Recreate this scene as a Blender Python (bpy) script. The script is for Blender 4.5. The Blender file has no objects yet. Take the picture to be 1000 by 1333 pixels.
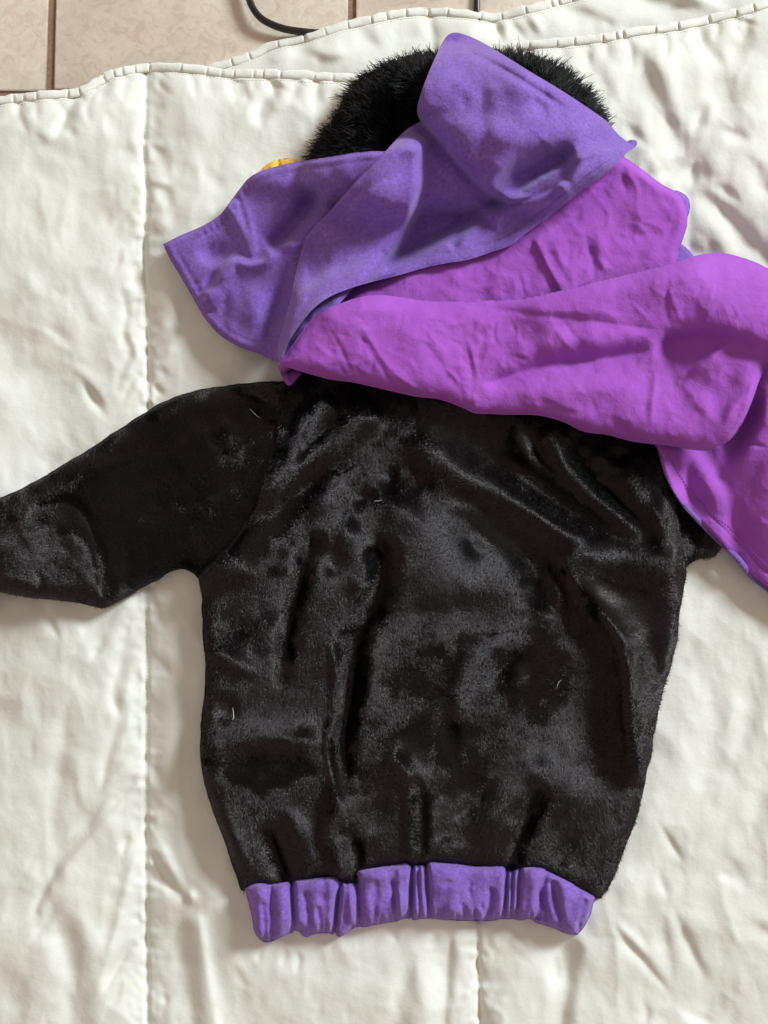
import bpy, math, random
import numpy as np
from mathutils import Vector

random.seed(7)
RNG = np.random.default_rng(11)
SC = bpy.context.scene
COL = SC.collection

# ------------------------------------------------------------------ camera
S = 0.00075                      # metres per photo pixel on the quilt
F = 1180.0                       # focal length in photo pixels
TILT = math.radians(4.0)
CZ = F                           # camera height, in px units
CYW = -CZ * math.tan(TILT)       # camera stands a little towards the hem
cam_data = bpy.data.cameras.new('camera')
cam_data.sensor_fit = 'VERTICAL'
cam_data.sensor_height = 24.0
cam_data.lens = 24.0 * F / 1333.0
cam_data.clip_start = 0.01
cam_data.clip_end = 50.0
cam = bpy.data.objects.new('camera', cam_data)
COL.objects.link(cam)
cam.location = (0, CYW * S, CZ * S)
cam.rotation_euler = (TILT, 0, 0)
SC.camera = cam

# ------------------------------------------------------------------ light of the room
SC.view_settings.view_transform = 'Standard'
SC.view_settings.look = 'None'
SC.view_settings.exposure = 0.0
SC.view_settings.gamma = 1.0
world = bpy.data.worlds.new('World')
SC.world = world
world.use_nodes = True
bg = world.node_tree.nodes['Background']
bg.inputs['Color'].default_value = (1.0, 0.80, 0.675, 1)
bg.inputs['Strength'].default_value = 0.45


def area(name, az, el, dist, sx, sy, energy, col):
    d = bpy.data.lights.new(name, 'AREA')
    d.shape = 'RECTANGLE'
    d.size, d.size_y = sx, sy
    d.energy = energy
    d.color = col
    o = bpy.data.objects.new(name, d)
    COL.objects.link(o)
    a, e = math.radians(az), math.radians(el)
    v = Vector((math.cos(a) * math.cos(e), math.sin(a) * math.cos(e), math.sin(e)))
    o.location = v * dist
    o.rotation_euler = v.to_track_quat('Z', 'Y').to_euler()
    return o


area('window_light', 38, 29, 6.5, 1.4, 1.4, 545, (0.88, 0.965, 1.0))


# ------------------------------------------------------------------ numeric helpers
def PW(px, py, h):
    """photo pixel + height (px units) -> world metres, on the level z = h"""
    px = np.asarray(px, float); py = np.asarray(py, float); h = np.asarray(h, float)
    dx = (px - 500.0) / F
    dy = -(py - 666.5) / F
    c, s = math.cos(TILT), math.sin(TILT)
    wy = c * dy + s
    wz = s * dy - c
    t = (CZ - h) / (-wz)
    return np.stack([dx * t * S, (CYW + wy * t) * S, h * S], -1)


def spline(pts, n=6, closed=False):
    p = np.array(pts, float)
    out = []
    m = len(p)
    rng = range(m) if closed else range(m - 1)
    for i in rng:
        if closed:
            a, b, c, d = p[(i - 1) % m], p[i], p[(i + 1) % m], p[(i + 2) % m]
        else:
            a, b, c, d = p[max(i - 1, 0)], p[i], p[i + 1], p[min(i + 2, m - 1)]
        for k in range(n):
            t = k / n
            out.append(0.5 * ((2 * b) + (-a + c) * t + (2 * a - 5 * b + 4 * c - d) * t * t + (-a + 3 * b - 3 * c + d) * t ** 3))
    if not closed:
        out.append(p[-1])
    return np.array(out)


def outline(segs, n=5):
    """closed outline; points prefixed by 'c' split the spline into a sharp corner"""
    runs = [[]]
    for q in segs:
        if len(q) == 3:
            runs[-1].append(q[:2]); runs.append([q[:2]])
        else:
            runs[-1].append(q)
    if len(runs) == 1:
        return spline(runs[0], n, True)
    last = runs.pop()
    runs[0] = last + runs[0]
    out = []
    for r in runs:
        if len(r) >= 2:
            out.append(spline(r, n)[:-1])
    return np.concatenate(out)


def poly_dist(X, Y, P, closed=True):
    """distance, t along, signed side, nearest point for polyline P"""
    shp = X.shape
    x = X.ravel(); y = Y.ravel()
    best = np.full(x.shape, 1e18); bt = np.zeros(x.shape); side = np.ones(x.shape)
    nx = np.zeros(x.shape); ny = np.zeros(x.shape)
    Q = np.vstack([P, P[:1]]) if closed else P
    L = np.hypot(*(Q[1:] - Q[:-1]).T); T = L.sum(); acc = 0.0
    for i in range(len(Q) - 1):
        ax, ay = Q[i]; bx, by = Q[i + 1]
        vx, vy = bx - ax, by - ay
        l2 = vx * vx + vy * vy
        if l2 < 1e-9:
            continue
        u = np.clip(((x - ax) * vx + (y - ay) * vy) / l2, 0, 1)
        qx = ax + u * vx; qy = ay + u * vy
        d = (x - qx) ** 2 + (y - qy) ** 2
        m = d < best
        best[m] = d[m]; bt[m] = ((acc + u * L[i]) / T)[m]
        nx[m] = qx[m]; ny[m] = qy[m]
        cr = vx * (y - ay) - vy * (x - ax)
        side[m] = np.sign(cr)[m]
        acc += L[i]
    return np.sqrt(best).reshape(shp), bt.reshape(shp), side.reshape(shp), nx.reshape(shp), ny.reshape(shp)


def inside(X, Y, P):
    r = np.zeros(X.shape, bool)
    Q = np.vstack([P, P[:1]])
    for i in range(len(P)):
        ax, ay = Q[i]; bx, by = Q[i + 1]
        if ay == by:
            continue
        c = ((ay > Y) != (by > Y)) & (X < (bx - ax) * (Y - ay) / (by - ay) + ax)
        r ^= c
    return r


def smooth(t):
    t = np.clip(t, 0, 1)
    return t * t * (3 - 2 * t)


def box_blur(A, r):
    if r < 1:
        return A
    for ax in (0, 1):
        P = np.pad(A, [(r + 1, r) if a == ax else (0, 0) for a in (0, 1)], mode='edge')
        c = np.cumsum(P, ax)
        n = A.shape[ax]
        if ax == 0:
            A = (c[2 * r + 1:2 * r + 1 + n] - c[:n]) / (2 * r + 1)
        else:
            A = (c[:, 2 * r + 1:2 * r + 1 + n] - c[:, :n]) / (2 * r + 1)
    return A


def blur(A, r, k=3):
    for _ in range(k):
        A = box_blur(A, int(r))
    return A


NOISE = RNG.standard_normal((256, 256))


def vnoise(X, Y, scale, seed=0):
    """smooth value noise with feature size `scale` px"""
    u = X / scale + seed * 17.31; v = Y / scale + seed * 9.77
    iu = np.floor(u).astype(int); iv = np.floor(v).astype(int)
    fu = u - iu; fv = v - iv
    fu = fu ** 3 * (fu * (fu * 6 - 15) + 10); fv = fv ** 3 * (fv * (fv * 6 - 15) + 10)
    g = lambda a, b: NOISE[(b + seed * 31) % 256, (a + seed * 57) % 256]
    return (g(iu, iv) * (1 - fu) + g(iu + 1, iv) * fu) * (1 - fv) + (g(iu, iv + 1) * (1 - fu) + g(iu + 1, iv + 1) * fu) * fv


def fbm(X, Y, scale, seed=0, octs=4, gain=0.5):
    r = 0; a = 1.0
    for o in range(octs):
        r = r + a * vnoise(X + 13 * o, Y - 7 * o, scale / 2 ** o, seed + o)
        a *= gain
    return r


def crumple(X, Y, scale, ang=0.0, stretch=1.0, seed=0, warp=0.35):
    """sharp-edged facets of creased cotton: squared distance to the nearest of scattered points"""
    c, q = math.cos(ang), math.sin(ang)
    wx = X + warp * scale * vnoise(X, Y, scale * 0.9, seed + 40); wy = Y + warp * scale * vnoise(X, Y, scale * 0.9, seed + 41)
    u = (wx * c + wy * q) / (scale * stretch) + seed * 3.7; v = (-wx * q + wy * c) / scale + seed * 5.3
    iu = np.floor(u).astype(int); iv = np.floor(v).astype(int)
    best = np.full(u.shape, 9.0)
    for a in (-1, 0, 1):
        for b in (-1, 0, 1):
            ju = iu + a; jv = iv + b
            r1 = NOISE[(jv * 7 + seed * 31) % 256, (ju * 13 + jv * 3 + seed) % 256]; r2 = NOISE[(ju * 11 + seed * 17) % 256, (jv * 5 + ju * 29 + seed) % 256]
            d = (ju + 0.5 + 0.42 * np.tanh(r1) - u) ** 2 + (jv + 0.5 + 0.42 * np.tanh(r2) - v) ** 2
            best = np.minimum(best, d)
    return best


class Grid:
    def __init__(s, x0, y0, x1, y1, step):
        s.x0, s.y0, s.step = x0, y0, step
        s.nx = int((x1 - x0) / step) + 1; s.ny = int((y1 - y0) / step) + 1
        xs = x0 + np.arange(s.nx) * step; ys = y0 + np.arange(s.ny) * step
        s.X, s.Y = np.meshgrid(xs, ys)
        s.H = np.zeros(s.X.shape)
        s.ak = 1.0; s.wk = 1.0

    def sample(s, x, y, A=None):
        A = s.H if A is None else A
        u = np.clip((x - s.x0) / s.step, 0, s.nx - 1.001); v = np.clip((y - s.y0) / s.step, 0, s.ny - 1.001)
        i = u.astype(int); j = v.astype(int); fu = u - i; fv = v - j
        return (A[j, i] * (1 - fu) + A[j, i + 1] * fu) * (1 - fv) + (A[j + 1, i] * (1 - fu) + A[j + 1, i + 1] * fu) * fv

    def stroke(s, pts, amp, wl, wr=None, p=2.0, ta=0.45, tb=0.45, n=5):
        """raise (amp>0) or sink the cloth along a curve; wl / wr: reach left / right of travel"""
        wr = wl if wr is None else wr
        amp *= s.ak; wl *= s.wk; wr *= s.wk
        P = spline(pts, n) if len(pts) > 2 else np.array(pts, float)
        reach = max(wl, wr) * (3.2 if p < 1.5 else 2.4) + 2
        a = int(max((P[:, 0].min() - reach - s.x0) / s.step, 0)); b = int(min((P[:, 0].max() + reach - s.x0) / s.step + 1, s.nx))
        c = int(max((P[:, 1].min() - reach - s.y0) / s.step, 0)); d = int(min((P[:, 1].max() + reach - s.y0) / s.step + 1, s.ny))
        if b <= a or d <= c:
            return
        X = s.X[c:d, a:b]; Y = s.Y[c:d, a:b]
        D, T, sd, _, _ = poly_dist(X, Y, P, False)
        e = smooth(T / max(ta, 1e-3)) * smooth((1 - T) / max(tb, 1e-3))
        w = np.where(sd > 0, wr, wl) * (0.45 + 0.55 * e)
        f = np.exp(-np.sqrt((D / w) ** 2 + 0.003) ** p)
        s.H[c:d, a:b] += amp * f * e

    def bump(s, x, y, rx, ry, amp, rot=0.0, p=2.0):
        c, q = math.cos(rot), math.sin(rot)
        dx = s.X - x; dy = s.Y - y
        u = (dx * c + dy * q) / rx; v = (-dx * q + dy * c) / ry
        s.H += amp * np.exp(-np.sqrt(u * u + v * v + 1e-6) ** p)

    def wrinkles(s, n, box, lmin, lmax, amp, w, seed, ang=None, spread=0.6, p=1.2):
        r = random.Random(seed)
        for _ in range(n):
            x = r.uniform(box[0], box[2]); y = r.uniform(box[1], box[3])
            a = (r.uniform(0, math.pi) if ang is None else ang + r.gauss(0, spread))
            L = r.uniform(lmin, lmax)
            b = a + r.gauss(0, 0.35)
            pts = [(x, y), (x + math.cos(a) * L / 2, y + math.sin(a) * L / 2),
                   (x + math.cos(a) * L / 2 + math.cos(b) * L / 2, y + math.sin(a) * L / 2 + math.sin(b) * L / 2)]
            ww = w * r.uniform(0.6, 1.5)
            s.stroke(pts, amp * r.uniform(0.4, 1.0) * r.choice((-1, 1)), ww, ww * r.uniform(1.2, 3.0), p, 0.4, 0.4, 3)


TOP = Grid(-180, -180, 1180, 1520, 2.0)      # top of everything laid so far


def dilate(A, r):
    for ax in (0, 1):
        k = r
        while k > 0:
            q = min(k, 3)
            B = A.copy()
            for d in range(1, q + 1):
                lo = [slice(None)] * 2; hi = [slice(None)] * 2
                lo[ax] = slice(0, -d); hi[ax] = slice(d, None)
                lo, hi = tuple(lo), tuple(hi)
                B[hi] = np.maximum(B[hi], A[lo]); B[lo] = np.maximum(B[lo], A[hi])
            A = B; k -= q
    return A


def seat(gr, px):
    """a soft skin resting on whatever lies below, reach in photo px"""
    r = max(int(px / gr.step), 1)
    return blur(dilate(local(gr), r), max(r // 2, 1), 3)


def local(gr):
    return TOP.sample(gr.X, gr.Y)


def lay(gr, mask=None):
    """record a finished piece as the new top surface"""
    u = (TOP.X - gr.x0) / gr.step; v = (TOP.Y - gr.y0) / gr.step
    ok = (u >= 0) & (u < gr.nx - 1) & (v >= 0) & (v < gr.ny - 1)
    h = gr.sample(TOP.X[ok], TOP.Y[ok])
    if mask is not None:
        m = gr.sample(TOP.X[ok], TOP.Y[ok], mask.astype(float)) > 0.5
        h = np.where(m, h, -1e9)
    TOP.H[ok] = np.maximum(TOP.H[ok], h)


def mesh_obj(name, V, faces, mats, parent=None, smooth_shade=True):
    me = bpy.data.meshes.new(name)
    F_ = np.asarray(faces, dtype=np.int32)
    k = F_.shape[1]
    me.vertices.add(len(V)); me.vertices.foreach_set('co', np.asarray(V, np.float32).ravel())
    me.loops.add(F_.size); me.loops.foreach_set('vertex_index', F_.ravel())
    me.polygons.add(len(F_)); me.polygons.foreach_set('loop_start', np.arange(0, F_.size, k, dtype=np.int32))
    me.polygons.foreach_set('loop_total', np.full(len(F_), k, np.int32))
    me.update(calc_edges=True); me.validate()
    if smooth_shade:
        me.polygons.foreach_set('use_smooth', np.ones(len(me.polygons), bool))
    for m in (mats if isinstance(mats, (list, tuple)) else [mats]):
        me.materials.append(m)
    o = bpy.data.objects.new(name, me)
    COL.objects.link(o)
    if parent is not None:
        o.parent = parent
    return o


def sheet(name, gr, poly, mat, parent=None, thick=2.0, skirt=None, edge_w=None):
    """turn the height grid inside `poly` into a cloth mesh whose border follows the outline"""
    X, Y = gr.X, gr.Y
    ins = inside(X, Y, poly)
    cell = ins[:-1, :-1] | ins[1:, :-1] | ins[:-1, 1:] | ins[1:, 1:]
    used = np.zeros(X.shape, bool)
    for a in (0, 1):
        for b in (0, 1):
            used[a:a + cell.shape[0], b:b + cell.shape[1]] |= cell
    idx = np.full(X.shape, -1, int)
    idx[used] = np.arange(used.sum())
    x = X[used].copy(); y = Y[used].copy(); out = ~ins[used]
    _, _, _, qx, qy = poly_dist(x[out], y[out], poly)
    x[out] = qx; y[out] = qy
    h = gr.sample(x, y)
    top = PW(x, y, h)
    j, i = np.nonzero(cell)
    q = np.stack([idx[j, i], idx[j + 1, i], idx[j + 1, i + 1], idx[j, i + 1]], 1)
    # border edges -> a thin turned edge and an underside
    n = len(top)
    und = PW(x, y, h - thick)
    e = np.concatenate([q[:, [0, 1]], q[:, [1, 2]], q[:, [2, 3]], q[:, [3, 0]]])
    key = np.minimum(e[:, 0], e[:, 1]).astype(np.int64) * n + np.maximum(e[:, 0], e[:, 1])
    _, inv, cnt = np.unique(key, return_inverse=True, return_counts=True)
    be = e[cnt[inv.ravel()] == 1]
    bidx = np.unique(be)
    if skirt is not None:                       # closed volume: the side drops to what lies below
        bm = np.full(n, -1); bm[bidx] = n + np.arange(len(bidx))
        hb = np.minimum(h[bidx] - thick, TOP.sample(x[bidx], y[bidx]) - skirt)
        k = len(bidx)
        V = np.concatenate([top, top[bidx], PW(x[bidx], y[bidx], hb)])
        sk = np.stack([bm[be[:, 1]], bm[be[:, 0]], bm[be[:, 0]] + k, bm[be[:, 1]] + k], 1)
        Fc = np.concatenate([q, sk])
    else:
        k = len(bidx)
        bm = np.full(n, -1); bm[bidx] = 2 * n + np.arange(k)
        V = np.concatenate([top, und, top[bidx], und[bidx]])
        sk = np.stack([bm[be[:, 1]], bm[be[:, 0]], bm[be[:, 0]] + k, bm[be[:, 1]] + k], 1)
        Fc = np.concatenate([q, q[:, ::-1] + n, sk])
    o = mesh_obj(name, V, Fc, mat, parent)
    lay(gr, ins)
    return o


def puff(D, T, r, p=2.0):
    """rounded border profile: 0 at the outline, T once r px inside"""
    t = np.clip(D / r, 0, 1)
    return T * (1 - (1 - t) ** p) ** (1 / p)


# ------------------------------------------------------------------ materials
def mat_base(name):
    m = bpy.data.materials.new(name)
    m.use_nodes = True
    nt = m.node_tree
    return m, nt, nt.nodes['Principled BSDF']


def noise_node(nt, scale, detail=4, rough=0.6, coord='Object', dist=0.0, stretch=None):
    tc = nt.nodes.new('ShaderNodeTexCoord')
    src = tc.outputs[coord]
    if stretch:
        mp = nt.nodes.new('ShaderNodeMapping')
        mp.inputs['Scale'].default_value = stretch
        nt.links.new(src, mp.inputs['Vector']); src = mp.outputs[0]
    n = nt.nodes.new('ShaderNodeTexNoise')
    n.inputs['Scale'].default_value = scale
    n.inputs['Detail'].default_value = detail
    n.inputs['Roughness'].default_value = rough
    n.inputs['Distortion'].default_value = dist
    nt.links.new(src, n.inputs['Vector'])
    return n


def ramp(nt, fac, stops):
    r = nt.nodes.new('ShaderNodeValToRGB')
    el = r.color_ramp.elements
    while len(el) < len(stops):
        el.new(0.5)
    for k, (p, c) in enumerate(stops):
        el[k].position = p; el[k].color = (*c, 1)
    nt.links.new(fac, r.inputs[0])
    return r


def bump_chain(nt, items, bs):
    prev = None
    for fac, strength, dist in items:
        b = nt.nodes.new('ShaderNodeBump')
        b.inputs['Strength'].default_value = strength
        b.inputs['Distance'].default_value = dist
        nt.links.new(fac, b.inputs['Height'])
        if prev:
            nt.links.new(prev.outputs[0], b.inputs['Normal'])
        prev = b
    nt.links.new(prev.outputs[0], bs.inputs['Normal'])


def cloth_mat(name, c1, c2, sheen=0.0, sheen_col=(1, 1, 1), rough=0.85, weave=0.0, fuzz=0.0, spec=0.2, big=25, stain=None, sheen_rough=0.4):
    m, nt, bs = mat_base(name)
    n1 = noise_node(nt, big, 5, 0.6)
    col = ramp(nt, n1.outputs[0], [(0.3, c1), (0.7, c2)])
    bs.inputs['Roughness'].default_value = rough
    bs.inputs['Specular IOR Level'].default_value = spec
    bs.inputs['Sheen Weight'].default_value = sheen
    bs.inputs['Sheen Roughness'].default_value = sheen_rough
    bs.inputs['Sheen Tint'].default_value = (*sheen_col, 1)
    items = []
    cout = col.outputs[0]
    if fuzz:
        n2 = noise_node(nt, 900, 3, 0.7)
        n3 = noise_node(nt, 330, 4, 0.75, dist=0.6)
        items += [(n3.outputs[0], fuzz, 0.0009), (n2.outputs[0], fuzz, 0.0006)]
        mx = nt.nodes.new('ShaderNodeMixRGB'); mx.blend_type = 'MULTIPLY'; mx.inputs[0].default_value = 0.75
        r2 = ramp(nt, n3.outputs[0], [(0.33, (0.62, 0.62, 0.62)), (0.68, (1.25, 1.25, 1.25))])
        nt.links.new(cout, mx.inputs[1]); nt.links.new(r2.outputs[0], mx.inputs[2]); cout = mx.outputs[0]
    if weave:
        n4 = noise_node(nt, 1500, 2, 0.5, stretch=(1, 0.35, 1))
        n5 = noise_node(nt, 1500, 2, 0.5, stretch=(0.35, 1, 1))
        n6 = noise_node(nt, 120, 5, 0.6)
        items += [(n4.outputs[0], weave, 0.00025), (n5.outputs[0], weave, 0.00025), (n6.outputs[0], weave * 0.9, 0.0014)]
    if stain:
        n7 = noise_node(nt, stain[1], 6, 0.7, dist=0.8)
        r7 = ramp(nt, n7.outputs[0], [(0.55, (1, 1, 1)), (0.8, stain[0])])
        mx = nt.nodes.new('ShaderNodeMixRGB'); mx.blend_type = 'MULTIPLY'; mx.inputs[0].default_value = 1
        nt.links.new(cout, mx.inputs[1]); nt.links.new(r7.outputs[0], mx.inputs[2]); cout = mx.outputs[0]
    nt.links.new(cout, bs.inputs['Base Color'])
    if items:
        bump_chain(nt, items, bs)
    return m


M_QUILT = cloth_mat('cream_cotton', (0.72, 0.735, 0.675), (0.775, 0.79, 0.735), rough=1.0, weave=0.4, spec=0.06, big=9, stain=((0.96, 0.945, 0.90), 14))
M_BIND = cloth_mat('cream_cotton_binding', (0.72, 0.725, 0.66), (0.77, 0.775, 0.715), rough=0.75, weave=0.5, spec=0.25, big=30)
M_THREAD = cloth_mat('cream_thread', (0.70, 0.68, 0.58), (0.78, 0.76, 0.67), rough=0.6)
M_VEL = cloth_mat('purple_velour', (0.215, 0.115, 0.465), (0.262, 0.148, 0.54), sheen=0.5, sheen_col=(0.80, 0.68, 1.0), rough=0.95, fuzz=0.9, spec=0.05, big=40)
M_MAG = cloth_mat('magenta_cotton', (0.315, 0.080, 0.455), (0.37, 0.102, 0.525), sheen=0.15, sheen_col=(1, 0.75, 1), rough=0.9, weave=0.9, spec=0.1, big=22)
M_BLK = cloth_mat('black_plush', (0.002, 0.0015, 0.002), (0.004, 0.003, 0.004), sheen=0.03, sheen_col=(0.8, 0.78, 0.85), rough=0.7, fuzz=0.6, spec=0.15, big=60)
M_YEL = cloth_mat('yellow_felt', (0.82, 0.50, 0.07), (0.90, 0.60, 0.11), rough=0.85, fuzz=0.3)


def hair_mat(name, col, rough, spec, tint=(1, 1, 1)):
    m, nt, bs = mat_base(name)
    bs.inputs['Base Color'].default_value = (*col, 1)
    bs.inputs['Roughness'].default_value = rough
    bs.inputs['Specular IOR Level'].default_value = spec
    bs.inputs['Specular Tint'].default_value = (*tint, 1)
    return m


M_NAP = hair_mat('black_nap', (0.0035, 0.0028, 0.0035), 0.33, 0.85, (1.0, 0.91, 0.93))
M_FUR = hair_mat('black_fur', (0.003, 0.003, 0.004), 0.42, 0.2)
M_VNAP = hair_mat('purple_nap', (0.26, 0.14, 0.56), 0.8, 0.2)


def thing(name, label, cat, loc=(0, 0, 0), group=None):
    o = bpy.data.objects.new(name, None)
    COL.objects.link(o)
    o.empty_display_size = 0.05
    o['label'] = label; o['category'] = cat
    if group:
        o['group'] = group
    return o


def tag(o, label=None, cat=None, group=None, kind=None):
    if label: o['label'] = label
    if cat: o['category'] = cat
    if group: o['group'] = group
    if kind: o['kind'] = kind
    return o


def hair(name, gr, mask, density, length, lean, rad, mat, parent, dirx, diry, jit=0.5, pts=3, clump=None, nrm=1.0, seed=3, ljit=0.35, curl=0.0, tuft=None):
    """fibres rooted on a height grid. dirx/diry: grids of lying direction (px space)"""
    rg = np.random.default_rng(seed)
    area_px = mask.sum() * gr.step ** 2
    n = int(area_px * density)
    jj, ii = np.nonzero(mask[:-1, :-1])
    k = rg.integers(0, len(jj), n)
    x = gr.x0 + (ii[k] + rg.random(n)) * gr.step
    y = gr.y0 + (jj[k] + rg.random(n)) * gr.step
    h = gr.sample(x, y)
    gy, gx = np.gradient(gr.H, gr.step)
    nxv = -gr.sample(x, y, gx); nyv = -gr.sample(x, y, gy); nz = np.ones(n)
    l = np.sqrt(nxv ** 2 + nyv ** 2 + 1); nxv /= l; nyv /= l; nz /= l
    dx = gr.sample(x, y, dirx) + rg.normal(0, jit, n); dy = gr.sample(x, y, diry) + rg.normal(0, jit, n)
    if clump:
        cs = clump
        cx = vnoise(x, y, cs, 5) * 0.9; cy = vnoise(x, y, cs, 9) * 0.9
        dx = dx + cx * jit * 1.3; dy = dy + cy * jit * 1.3
    # tangent plane direction
    dz = -(dx * nxv + dy * nyv) / np.maximum(nz, 0.25)
    dl = np.sqrt(dx ** 2 + dy ** 2 + dz ** 2) + 1e-6
    L = length * (1 + rg.normal(0, ljit, n)).clip(0.3, 2)
    ln = lean
    vx = nxv * nrm + dx / dl * ln; vy = nyv * nrm + dy / dl * ln; vz = nz * nrm + dz / dl * ln
    vl = np.sqrt(vx ** 2 + vy ** 2 + vz ** 2); vx /= vl; vy /= vl; vz /= vl
    base = PW(x, y, h)
    V = np.stack([vx, -vy, vz], 1) * (L * S)[:, None]
    T = np.stack([dx / dl, -dy / dl, dz / dl], 1) * (L * S)[:, None]
    P = np.zeros((n, pts, 3))
    pull = np.zeros((n, 3))
    if tuft:
        ws = tuft[0]
        qx = x + 0.3 * ws * rg.normal(0, 0.4, n); qy = y + 0.3 * ws * rg.normal(0, 0.4, n)
        iu = np.floor(qx / ws).astype(int); iv = np.floor(qy / ws + 0.5 * (iu % 2)).astype(int)
        tx = (iu + 0.5 + 0.3 * np.tanh(NOISE[iv % 256, iu % 256])) * ws; ty = (iv + 0.5 - 0.5 * (iu % 2) + 0.3 * np.tanh(NOISE[(iv + 90) % 256, (iu + 40) % 256])) * ws
        pull = np.stack([(tx - x), -(ty - y), np.zeros(n)], 1) * S * tuft[1]
        hl = 1 + 0.35 * np.tanh(NOISE[(iv + 30) % 256, (iu + 70) % 256])
        V *= hl[:, None]
    cr = rg.normal(0, curl, (n, 3)) * (L * S)[:, None] if curl else 0
    for q in range(pts):
        t = q / (pts - 1)
        P[:, q] = base + pull * t ** 1.3 + V * t + T * (0.22 * ln * t * t) + (cr * t * t if curl else 0)
        P[:, q, 2] -= 0.0 if q else 0.5 * S
    cu = bpy.data.hair_curves.new(name)
    cu.add_curves([pts] * n)
    cu.attributes['position'].data.foreach_set('vector', P.astype(np.float32).ravel())
    ra = cu.attributes.get('radius') or cu.attributes.new('radius', 'FLOAT', 'POINT')
    R = np.zeros((n, pts)); tt = np.linspace(0, 1, pts)
    R[:] = rad * S * (1 - 0.75 * tt)[None]
    ra.data.foreach_set('value', R.astype(np.float32).ravel())
    cu.materials.append(mat)
    o = bpy.data.objects.new(name, cu)
    COL.objects.link(o)
    o.parent = parent
    return o


# ================================================================== THE SETTING: tiled floor
def tile_material():
    m, nt, bs = mat_base('beige_ceramic_tile')
    n1 = noise_node(nt, 14, 8, 0.65, dist=0.5)
    c = ramp(nt, n1.outputs[0], [(0.3, (0.60, 0.52, 0.43)), (0.5, (0.68, 0.60, 0.505)), (0.7, (0.74, 0.665, 0.57))])
    n2 = noise_node(nt, 60, 6, 0.7, dist=1.5)
    r2 = ramp(nt, n2.outputs[0], [(0.40, (0.9, 0.86, 0.82)), (0.5, (1, 1, 1)), (0.62, (1.06, 1.05, 1.03))])
    mx = nt.nodes.new('ShaderNodeMixRGB'); mx.blend_type = 'MULTIPLY'; mx.inputs[0].default_value = 1
    nt.links.new(c.outputs[0], mx.inputs[1]); nt.links.new(r2.outputs[0], mx.inputs[2])
    nt.links.new(mx.outputs[0], bs.inputs['Base Color'])
    bs.inputs['Roughness'].default_value = 0.38
    bump_chain(nt, [(n2.outputs[0], 0.25, 0.001), (n1.outputs[0], 0.4, 0.002)], bs)
    return m


M_TILE = tile_material()
M_GROUT = cloth_mat('brown_grout', (0.26, 0.165, 0.115), (0.34, 0.22, 0.155), rough=0.9, fuzz=0.3)

gx0, gx1, gy0, gy1 = -1.6, 1.6, -1.6, 1.6
gz = -0.003
floor = mesh_obj('floor', [(gx0, gy0, gz), (gx1, gy0, gz), (gx1, gy1, gz), (gx0, gy1, gz)], [(0, 1, 2, 3)], M_GROUT, None, False)
tag(floor, kind='structure')
pitch = 408 * S
gw = 11 * S


def tile_mesh():
    a = pitch / 2 - gw / 2
    r = 0.0015; ring = []
    for z, ins in ((-0.006, 0), (-0.0012, 0), (-0.0003, 0.0006), (0, 0.002)):
        for sx, sy in ((-1, -1), (1, -1), (1, 1), (-1, 1)):
            ring.append((sx * (a - ins), sy * (a - ins), z))
    f = []
    for k in range(3):
        for q in range(4):
            f.append((k * 4 + q, k * 4 + (q + 1) % 4, (k + 1) * 4 + (q + 1) % 4, (k + 1) * 4 + q))
    f.append((12, 13, 14, 15))
    return ring, f


tv, tf = tile_mesh()
tile0 = None
line_x = PW(66, 50, 0)[0]            # the grout line at the left of the photo
line_y = PW(66, -250, 0)[1]
for ty in range(-6, 4):
    for tx in range(-4, 5):
        cx = line_x + (tx + 0.5) * pitch; cy = line_y + (ty + 0.5) * pitch
        if abs(cx) > 1.5 or abs(cy) > 1.5:
            continue
        if tile0 is None:
            tile0 = mesh_obj('tile', tv, tf, M_TILE, floor, False); o = tile0
        else:
            o = tile0.copy(); COL.objects.link(o); o.parent = floor
        o.location = (cx, cy, random.uniform(-0.0003, 0.0003))
        o.rotation_euler = (0, 0, 0)

# ================================================================== QUILT
quilt = thing('quilt', 'cream cotton quilt with stitched channels and gathered edge, spread on the tile floor', 'quilt')
EDGE_B = [(-170, 330), (-60, 250), (60, 190), (160, 135), (250, 93), (300, 77), (330, 66), (352, 55), (400, 44), (440, 31), (480, 22), (520, 13), (560, 11), (600, 13), (625, 16), (642, 18),
          (670, 12), (700, 5), (740, -6), (800, -20), (900, -45), (1000, -70), (1180, -100)]
EDGE_A = [(-170, 160), (-60, 136), (0, 126), (40, 121), (75, 118), (100, 116), (125, 103), (148, 91), (190, 84), (240, 84), (300, 91), (360, 92), (420, 95), (480, 97), (560, 90), (620, 72), (655, 58),
          (690, 54), (740, 50), (790, 44), (830, 36), (870, 31), (910, 24), (950, 14), (985, 4), (1020, -8), (1090, -20), (1180, -30)]


def quilt_layer(name, edge, base, step, y1, mat):
    gr = Grid(-170, -110, 1170, y1, step)
    e = spline(edge, 5)
    poly = np.vstack([e, [[1170, y1 - 2], [-168, y1 - 2]]])
    poly[:, 0] = np.clip(poly[:, 0], -168, 1168); poly[:, 1] = np.clip(poly[:, 1], -108, None)
    D, T, sd, _, _ = poly_dist(gr.X, gr.Y, e, False)
    return gr, poly, D


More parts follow.
